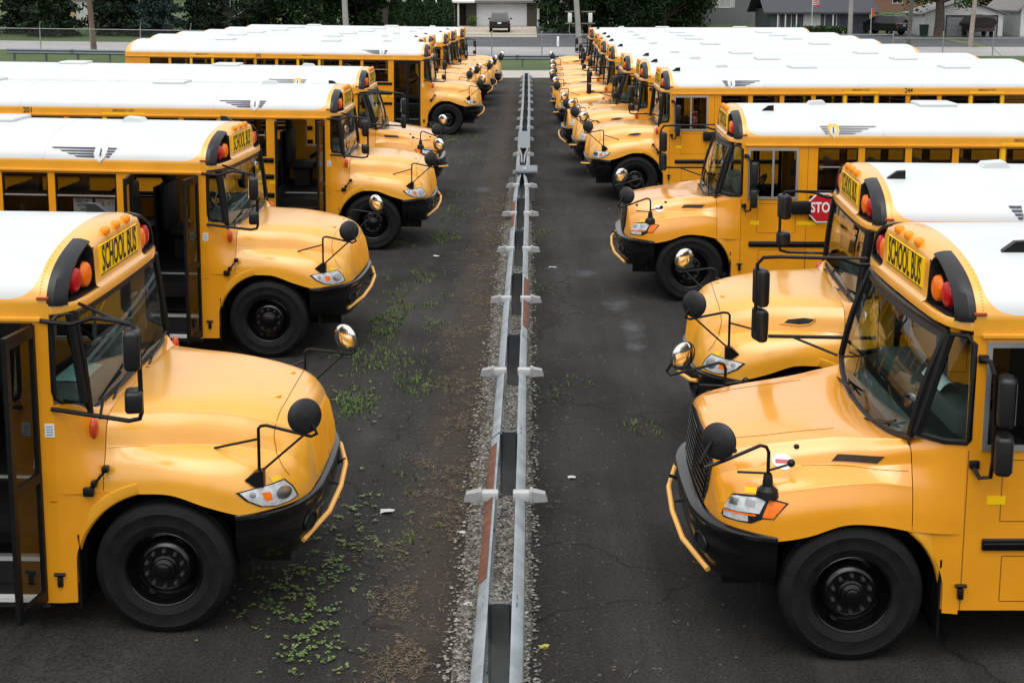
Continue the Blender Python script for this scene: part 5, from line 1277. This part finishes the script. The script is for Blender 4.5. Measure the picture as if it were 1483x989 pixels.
def walls(x0, x1, y0, y1, z1, holes=(), gx=None, zr=None):
    mb = MB(); wall_holes(mb, x0, x1, -.3, z1, list(holes), y0, y0+.18)
    mb.box(x0, x0+.18, y0+.181, y1, -.3, z1).box(x1-.18, x1, y0+.181, y1, -.3, z1).box(x0+.181, x1-.181, y1-.18, y1, -.3, z1)
    if gx == 'y':                                  # gable wall facing the road
        for y in (y0+.002, y1-.182): mb.prism([(x0, z1), (x1, z1), ((x0+x1)/2, zr)], lambda a, b, t: (a, y+t, b), 0, .178)
    if gx == 'x':
        for x in (x0+.002, x1-.182): mb.prism([(y0, z1), (y1, z1), ((y0+y1)/2, zr)], lambda a, b, t: (x+t, a, b), 0, .178)
    return mb
def hwin(par, x0, x1, z0, z1, y, mull=1, mat=None, shut=None):
    mb = MB(); t = .07
    for a, b, c, d in ((x0-t, x1+t, z1, z1+t), (x0-t, x1+t, z0-t, z0), (x0-t, x0, z0, z1), (x1, x1+t, z0, z1)): mb.box(a, b, y-.03, y+.06, c, d)
    for k in range(mull): xx = x0+(x1-x0)*(k+1)/(mull+1); mb.box(xx-.03, xx+.03, y-.01, y+.05, z0, z1)
    w_ = obj('window', mb.mesh('window', TRIM, smooth=False), par); obj('pane', MB().box(x0, x1, y+.05, y+.07, z0, z1).mesh('pane', mat or PANE, smooth=False), w_)
    if shut:
        for a, b in ((x0-t-.42, x0-t-.01), (x1+t+.01, x1+t+.42)):
            mb = MB().box(a, b, y-.035, y-.002, z0-.05, z1+.05)
            for k in range(7): mb.box(a+.05, b-.05, y-.05, y-.035, z0+.04+(z1-z0)/7*k, z0+.10+(z1-z0)/7*k)
            obj('shutter', mb.mesh('shutter', shut, smooth=False), par)
def gdoor(par, x0, x1, z1, y, mat, rows=4, cols=4, name='garage_door'):
    d = obj(name, MB().box(x0, x1, y+.05, y+.09, 0, z1).mesh(name, mat, smooth=False), par); H = z1/rows; W_ = (x1-x0)/cols
    for r in range(rows):
        for c in range(cols):
            mb = MB().rbox(x0+W_*c+.08, x0+W_*(c+1)-.08, y+.03, y+.06, H*r+.06, H*(r+1)-.06, .01, 1); obj('panel', mb.mesh('panel', mat, smooth=False), d)
    return d
# house with the white garage
zb = gz(-2, 137.4); hs1 = empty('garage_house', (0, 137.4, zb), label='low house with wide white garage door and dark brick piers', category='house')
obj('wall', walls(-6.2, .95, 0, 9, 2.75, [(-5.14, -.07, -.4, 2.32)]).mesh('wall', BRK, smooth=False), hs1)
gdoor(hs1, -5.14, -.07, 2.32, .02, GDW, 4, 6)
r = obj('roof', gable(-6.2, .95, 0, 9, 2.62, 4.6, 'x', .55).mesh('roof', SHG, smooth=False), hs1); obj('fascia', MB().box(-6.75, 1.5, -.62, -.565, 2.36, 2.58).mesh('fascia', SHG, smooth=False), r)
obj('corner_post', MB().box(.955, 1.13, -.05, .12, -.2, 2.4).mesh('corner_post', TRIM, smooth=False), hs1)
obj('wall', walls(-17, -6.205, 1.2, 9, 2.6, [(-7.0, -6.35, -.1, 2.1), (-8.55, -7.4, .5, 2.1)]).mesh('wall', BRK, smooth=False), hs1)
hwin(hs1, -8.5, -7.45, .55, 2.05, 1.2, 1); obj('door', MB().box(-6.95, -6.4, 1.3, 1.36, 0, 2.05).mesh('door', BRD, smooth=False), hs1)
r = obj('porch_roof', MB().quadbox([(-9.3, -.9, 2.36), (-5.3, -.9, 2.36), (-5.3, 1.3, 2.52), (-9.3, 1.3, 2.52), (-9.3, -.9, 2.52), (-5.3, -.9, 2.52), (-5.3, 1.3, 3.0), (-9.3, 1.3, 3.0)]).mesh('porch_roof', TRIM, smooth=False), hs1)
for x in (-6.95, -9.1): obj('porch_post', MB().box(x-.09, x+.09, -.7, -.52, -.2, 2.36).mesh('porch_post', TRIM, smooth=False), hs1)
r = obj('roof', gable(-17, -6.9, 1.2, 9, 2.6, 4.5, 'x', .4).mesh('roof', SHG, smooth=False), hs1)
for k, x in enumerate((2.1, 3.0)): obj('carport_post', MB().box(x-.08, x+.08, 1.0, 1.16, -.2, 2.3).mesh('carport_post', TRIM, smooth=False), hs1)
obj('carport_roof', MB().box(1.25, 4.2, .6, 8, 2.31, 2.5).mesh('carport_roof', SHG, smooth=False), hs1); obj('carport_wall', MB().box(1.3, 4.1, 7.6, 7.8, -.3, 2.3).mesh('carport_wall', BRD, smooth=False), hs1)
# grey two storey house
zb = gz(22, 141.7); h2 = empty('grey_house', (0, 141.7, zb), label='grey sided house with pale shuttered windows', category='house')
wn = [(19.9, 21.1), (24.1, 25.3)]
obj('wall', walls(18.1, 26.6, 0, 8, 4.9, [(a, b, 1.72, 3.1) for a, b in wn]).mesh('wall', GRS, smooth=False), h2)
for a, b in wn: hwin(h2, a+.06, b-.06, 1.78, 3.04, 0, 1, pm('curtain', (.4,.42,.42), .6), pm('shutter_pale', (.48,.49,.48), .6))
obj('wall', walls(16.9, 18.095, .8, 8, 4.6).mesh('wall', BRD, smooth=False), h2)
obj('roof', gable(16.9, 26.6, 0, 8, 4.9, 6.8, 'x', .5).mesh('roof', SHD, smooth=False), h2)
# ranch house
zb = gz(28, 123.5); h3 = empty('ranch_house', (0, 123.5, zb), label='slate grey ranch house with dark roof, white posts and hedge', category='house')
obj('wall', walls(22.0, 31.0, 0, 8, 2.2, [(25.0, 26.6, .5, 1.9), (28.4, 30.6, -.4, 1.95)]).mesh('wall', SLS, smooth=False), h3)
hwin(h3, 25.1, 26.5, .6, 1.8, 0, 2, pm('curtain_white', (.6,.62,.62), .6)); gdoor(h3, 28.4, 30.6, 1.95, .02, pm('garage_slate', (.045,.05,.07), .4), 4, 3)
obj('roof', gable(22.0, 31.0, 0, 8, 2.2, 4.3, 'x', .7).mesh('roof', SHD, smooth=False), h3)
for x in (22.6, 23.3, 24.3, 27.6): obj('porch_post', MB().box(x-.05, x+.05, -.55, -.45, -.2, 2.05).mesh('porch_post', TRIM, smooth=False), h3)
hwin(h3, 22.85, 23.9, .6, 1.8, 0, 1); hwin(h3, 27.0, 28.0, .6, 1.8, 0, 0)
# white workshop with gable to the road
zb = gz(38.5, 120.4); h4 = empty('workshop', (0, 120.4, zb), label='small white gabled workshop with grey garage door behind the wagon', category='garage')
obj('wall', walls(35.1, 42.06, 0, 6, 1.95, [(37.1, 41.5, -.4, 1.72)], 'y', 3.1).mesh('wall', WHS, smooth=False), h4); gdoor(h4, 37.1, 41.5, 1.72, .02, pm('garage_grey', (.30,.32,.35), .5), 4, 5)
obj('door_frame', MB().box(36.98, 37.09, -.03, .04, -.1, 1.84).box(41.51, 41.62, -.03, .04, -.1, 1.84).box(37.09, 41.51, -.03, .04, 1.73, 1.84).mesh('door_frame', BRD, smooth=False), h4)
obj('roof', gable(35.1, 42.06, 0, 6, 1.98, 3.13, 'y', .35, .1).mesh('roof', SHG, smooth=False), h4)
h5 = empty('white_house', (0, 119.5, gz(46, 119.5)), label='white sided house with steep gable beside the workshop', category='house')
obj('wall', walls(43.3, 51, 0, 8, 2.6, [(43.9, 45.3, .9, 2.0)], 'y', 6.2).mesh('wall', WHS, smooth=False), h5); hwin(h5, 44.0, 45.2, 1.0, 1.9, 0, 2); obj('roof', gable(43.3, 51, 0, 8, 2.6, 6.2, 'y', .5).mesh('roof', SHG, smooth=False), h5)
h6 = empty('brick_house', (0, 176, gz(52, 176)), label='long brown brick building beyond the far lawn', category='house')
obj('wall', walls(44, 60, 0, 9, 3.0, [(47, 48.4, 1, 2.2), (53, 54.4, 1, 2.2)]).mesh('wall', BRN, smooth=False), h6); hwin(h6, 47.1, 48.3, 1.1, 2.1, 0); hwin(h6, 53.1, 54.3, 1.1, 2.1, 0); obj('roof', gable(44, 60, 0, 9, 3.0, 5, 'x', .5).mesh('roof', SHD, smooth=False), h6)
h7 = empty('brown_cabin', (0, 129.5, gz(-28, 129.5)), label='dark brown wooden house with raised deck behind the spruces', category='house')
obj('wall', walls(-31.5, -26.0, 0, 7, 3.4, [(-30.3, -29.3, 1.6, 2.6), (-28.3, -27.4, 1.6, 2.6)]).mesh('wall', BRD, smooth=False), h7); hwin(h7, -30.2, -29.4, 1.7, 2.5, 0); hwin(h7, -28.2, -27.5, 1.7, 2.5, 0); obj('roof', gable(-31.5, -26, 0, 7, 3.4, 5.2, 'x', .5).mesh('roof', SHD, smooth=False), h7)
obj('deck', MB().box(-29, -26.2, -1.8, -.01, .9, 1.0).mesh('deck', BRD, smooth=False), h7)
for x in (-28.9, -26.3): obj('deck_post', MB().box(x-.06, x+.06, -1.75, -1.6, -.3, .9).mesh('deck_post', BRD, smooth=False), h7)
obj('stair_rail', MB().tube([(-29.0, -1.7, .2), (-27.6, -1.7, 1.0), (-26.2, -1.7, 1.75)], .04, 6).mesh('stair_rail', ALU), h7)
h8 = empty('white_shed', (-44, 131, gz(-44, 131)), label='pale shed glimpsed between the dark spruces', category='shed')
obj('wall', walls(-3.5, 3.5, 0, 5, 2.6).mesh('wall', WHS, smooth=False), h8); obj('roof', gable(-3.5, 3.5, 0, 5, 2.6, 4, 'x', .3).mesh('roof', SHG, smooth=False), h8); obj('door', MB().box(-.6, .6, -.05, -.004, 0, 2.1).mesh('door', pm('shed_tan', (.5,.36,.2), .7), smooth=False), h8)
# flags
for x, y, lab, big, mats in ((24.9, 119.2, 'red and white striped flag on a short pole before the ranch house', 1, (STOPR, STOPW)), (30.95, 122.6, 'orange flag hung at the corner of the ranch house', 0, (pm('flag_orange', (.65,.13,.04), .7),))):
    fl = empty('flag', (x, y, gz(x, y)), label=lab, category='flag'); top = 3.3 if big else 2.4
    obj('flagpole', MB().tube([(0, 0, -.1), (0, 0, top)], .03, 6).mesh('flagpole', TRIM), fl)
    n = 7 if big else 1
    for k in range(n):
        z1 = top-.05-k*(.55/n); mb = MB(); mb.grid([[(.03+.12*i, .05*math.sin(i*1.3), z1-.05*i*(0 if big else 1)), (.03+.12*i, .05*math.sin(i*1.3), z1-(.55/n if big else .7)-.03*i)] for i in range(6 if big else 3)])
        obj('stripe' if big else 'cloth', mb.mesh('cloth', mats[k % len(mats)]), fl)
# cars
def suv(x, y, yaw, label, cat='car', paint=None):
    c = empty('parked_suv', (x, y, gz(x, y)), (0, 0, R(yaw)), label=label, category=cat); P = paint or pm('car_black', (.004,.0045,.006), .25, coat=.2); W_ = .94
    prof = [(2.3,.38),(2.33,.75),(2.2,.95),(1.35,1.08),(-2.2,1.1),(-2.32,1.0),(-2.36,.55),(-2.3,.36)]
    mb = MB(); rows = []
    for y_, k in ((-W_, .93), (-W_*1.0, .96), (-W_+.06, 1), (W_-.06, 1), (W_, .96), (W_, .93)): rows.append([(a*k if abs(y_) > W_-.03 else a, y_ , b if abs(y_) < W_-.01 or b < 1.0 else b-.05) for a, b in prof])
    mb.grid(rows); mb.poly(rows[0]); mb.poly(rows[-1]); obj('body', mb.mesh('body', P, 40), c)
    cab = [(1.25,1.06),(.45,1.66),(-.2,1.74),(-1.85,1.70),(-2.2,1.06)]
    mb = MB(); f = lambda a, b, s: (a, s*(W_-.03-.22*max(0, (b-1.06))/.68), b); mb.grid([[f(a, b, -1) for a, b in cab], [f(a, b, 1) for a, b in cab]]); mb.poly([f(a, b, -1) for a, b in cab]); mb.poly([f(a, b, 1) for a, b in cab]); obj('cabin', mb.mesh('cabin', P, 30), c)
    def pane(pts): return obj('window', MB().poly(pts).mesh('window', pm('car_glass', (.008,.010,.013), .1), smooth=False), c)
    for s in (-1, 1):
        for q in ([(1.05,1.12),(.45,1.58),(-.1,1.64),(-.1,1.12)], [(-.2,1.12),(-.2,1.64),(-1.0,1.63),(-1.0,1.12)], [(-1.1,1.12),(-1.1,1.63),(-1.75,1.60),(-1.98,1.12)]): pane([(a, s*(abs(f(a, b, 1)[1])+.006), b) for a, b in q])
    e = .012; pane([(-2.17-e+.06*0, -.70, 1.14), (-2.17-e, .70, 1.14), (-1.92-e, .62, 1.60), (-1.92-e, -.62, 1.60)]); pane([(1.17+e, -.74, 1.14), (1.17+e, .74, 1.14), (.55+e, .64, 1.60), (.55+e, -.64, 1.60)])
    for s in (-1, 1):
        obj('tail_light', MB().rbox(-2.36, -2.2, *sorted((s*.66, s*.945)), .82, 1.04, .03).mesh('tail_light', pm('tail_dark', (.10,.006,.008), .2)), c)
        obj('headlight', MB().rbox(2.15, 2.32, *sorted((s*.6, s*.92)), .72, .88, .03).mesh('headlight', HLC), c)
        obj('wing_mirror', MB().rbox(.85, 1.0, *sorted((s*.94, s*1.13)), 1.1, 1.26, .04).mesh('wing_mirror', P), c)
        obj('roof_rail', MB().tube([(.3, s*.66, 1.72), (.2, s*.66, 1.79), (-1.6, s*.66, 1.78), (-1.75, s*.66, 1.70)], .022, 6).mesh('roof_rail', BLK), c)
        for xx in (1.45, -1.42):
            wl = obj('wheel', MB().lathe([(.22,-.09),(.2,-.10),(.1,-.07),(.001,-.08)], (xx, s*.85, .37), 'y', 20).mesh('wheel', ALU), c)
            obj('tyre', MB().lathe([(.22,.09),(.22,-.1),(.3,-.115),(.36,-.1),(.37,-.05),(.37,.08)], (xx, s*.85, .37), 'y', 24).mesh('tyre', RUB), wl)
    obj('rear_bumper', MB().rbox(-2.42, -2.2, -.9, .9, .42, .66, .05).mesh('rear_bumper', BLK), c); obj('licence_plate', MB().rbox(-2.385, -2.36, -.16, .16, .78, .92, .005).mesh('licence_plate', STOPW), c)
    return c
suv(-2.6, 128.0, 90, 'black SUV parked facing the wide white garage door')
suv(32.1, 123.0, 128, 'black SUV parked beside the slate grey ranch house')
suv(56.5, 139.0, 200, 'dark car on the grass far behind the white workshop', paint=pm('car_dark_blue', (.02,.03,.05), .2, coat=.4))
wg = empty('covered_wagon', (39.15, 118.2, gz(39.15, 118.2)), label='dark canvas-covered wagon standing before the workshop door', category='wagon')
CAN = pm('dark_canvas', (.022,.016,.016), .9, var=.3, vscale=3)
obj('bed', MB().rbox(-.95, .95, -1.5, 1.5, .55, .95, .04).mesh('bed', BRD), wg)
mb = MB(); rows = []
for y, k in ((-1.55, .92), (-1.2, 1), (0, 1.03), (1.2, 1), (1.55, .92)): rows.append([(-1.25*k, y, .95), (-1.28*k, y, 1.25), (-.75*k, y, 1.85*k), (.15, y, 1.95*k), (1.0*k, y, 1.8*k), (1.25*k, y, 1.35), (1.0*k, y, .95)])
mb.grid(rows); mb.poly(rows[0]); mb.poly(rows[-1]); obj('canopy', mb.mesh('canopy', CAN, 30), wg)
for sx in (-.85, .85):
    for sy in (-1.0, 1.0): obj('wheel', MB().lathe([(.001,-.09),(.2,-.1),(.33,-.1),(.36,-.06),(.36,.06),(.33,.1),(.001,.09)], (sx, sy, .36), 'x', 18).mesh('wheel', RUB), wg)
obj('drawbar', MB().tube([(0, -1.5, .6), (0, -2.4, .45)], .04, 6).mesh('drawbar', BLK), wg)
bn = empty('wheeled_bin', (34.75, 119.2, gz(34.75, 119.2)), label='dark green wheeled bin at the workshop corner behind the tree', category='bin')
obj('body', MB().quadbox([(-.26,-.3,.05),(.26,-.3,.05),(.26,.3,.05),(-.26,.3,.05),(-.32,-.36,1.0),(.32,-.36,1.0),(.32,.36,1.0),(-.32,.36,1.0)]).mesh('body', pm('bin_green', (.02,.04,.03), .5), smooth=False), bn); obj('lid', MB().rbox(-.34, .34, -.4, .38, 1.0, 1.08, .03).mesh('lid', MATS['bin_green']), bn)

# ------------------------------------------------------------ small things in the buses
def sheet_paper(pts, label, mat=PAPER, name='paper_sheet', cat='paper', up=.03):
    mb = MB(); a, b, c, d = [Vector(p) for p in pts]; P = []
    for i in range(5):
        P.append([tuple(a.lerp(b, i/4).lerp(d.lerp(c, i/4), j/3) + Vector((0, 0, up*math.sin(i/4*3.14)))) for j in range(4)])
    mb.grid(P); mb.grid([[(p[0], p[1], p[2]-.003) for p in q] for q in P]); return obj(name, mb.mesh(name, mat, 60), label=label, category=cat)
TEAL = pm('paper_teal', (.30,.55,.52), .7)
bx, by = -2.723, 10.61
sheet_paper([(bx-.95, by-.60, 1.80), (bx-.70, by-.62, 1.80), (bx-.70, by-.12, 1.80), (bx-.95, by-.10, 1.80)], 'teal sheet of paper lying on the dashboard behind a windshield', TEAL, up=.01)
rx, ry = 2.322, 10.19
sheet_paper([(rx+.86, ry-.60, 1.88), (rx+.72, ry-.62, 1.86), (rx+.72, ry-.15, 1.86), (rx+.86, ry-.12, 1.88)], 'folded white paper propped on a bus dashboard above the steering wheel', PAPER, up=.05)
def L2(x, y, z):
    M = T(-3.331, 18.20, gz(-3.331, 18.2)-.006) @ Matrix.Rotation(R(-2.5), 4, 'Z') @ Matrix.Rotation(.013, 4, 'Y'); return tuple(M @ Vector((x, y, z)))
for x0, x1, lines, lab in ((-2.50, -2.25, ('CREST HILL', 'ACTIVITY', 'BUS'), 'white paper sign reading CREST HILL ACTIVITY BUS in a bus window'), (-2.21, -1.96, ('R  RT',), 'white paper sign with circled red letter in a bus window')):
    s_ = empty('paper_sign', L2(x0, -1.16, 1.87), label=lab, category='sign'); o = Vector(L2(x0, -1.16, 1.87)); mb = MB(); q = lambda a, z, e=0: tuple(Vector(L2(a, -1.168-e, z))-o)
    mb.quadbox([q(x0, 1.87, .002), q(x1, 1.87, .002), q(x1, 1.87, 0), q(x0, 1.87, 0), q(x0, 2.07, .002), q(x1, 2.07, .002), q(x1, 2.07, 0), q(x0, 2.07, 0)]); obj('sheet', mb.mesh('sheet', STOPW, smooth=False), s_)
    t = MB()
    for i, ln in enumerate(lines): add_text(t, ln, .052 if len(lines) > 1 else .075, lambda a, b: q((x0+x1)/2+a+(.035 if len(lines) == 1 else 0), 2.035-.055*i+b-(.0 if len(lines) > 1 else .03), .004), .7 if len(lines) > 1 else .9, .001)
    obj('lettering', t.mesh('lettering', INK if len(lines) > 1 else pm('print_red', (.6,.12,.15), .6), smooth=False), s_)
    if len(lines) == 1: obj('ring', MB().tube([q(x0+.065+.042*math.cos(a), 2.005+.042*math.sin(a), .004) for a in np.linspace(0, 6.28, 19)[:-1]], .004, 4, closed=True).mesh('ring', MATS['print_red']), s_)
sk = empty('skeleton_figure', L2(-.80, -.25, 1.79), (0, 0, R(-90-60)), label='small pale skeleton figure sitting on a bus dashboard', category='figurine')
BONE = pm('bone', (.62,.60,.52), .6); mb = MB()
mb.ball((0, 0, .33), .045, .055, .055, 12, 8); mb.rbox(-.028, .028, -.055, .0, .265, .305, .012)
obj('skull', mb.mesh('skull', BONE), sk); obj('eye_sockets', MB().ball((-.018, -.05, .335), .012, .008, .014, 8, 5).ball((.018, -.05, .335), .012, .008, .014, 8, 5).mesh('eye_sockets', INK), sk, kind='stuff')
mb = MB(); mb.tube([(0, 0, .28), (0, .012, .15), (0, .0, .03)], .010, 6)
for k in range(5): z = .235-.026*k; w_ = .055-.004*abs(k-1); mb.tube([(w_*math.cos(a), .01+.7*w_*math.sin(a), z) for a in np.linspace(0, 6.28, 13)[:-1]], .0055, 5, closed=True)
mb.tube([(-.075, 0, .255), (.075, 0, .255)], .008, 5); mb.ball((0, 0, .035), .05, .035, .025, 10, 6)
for s in (-1, 1): mb.tube([(s*.075, 0, .255), (s*.11, -.02, .15), (s*.06, -.09, .10)], .0075, 5); mb.tube([(s*.03, 0, .03), (s*.06, -.12, .06), (s*.07, -.20, -.0)], .009, 5); mb.ball((s*.06, -.095, .10), .018, .02, .012, 8, 5)
obj('bones', mb.mesh('bones', BONE), sk)
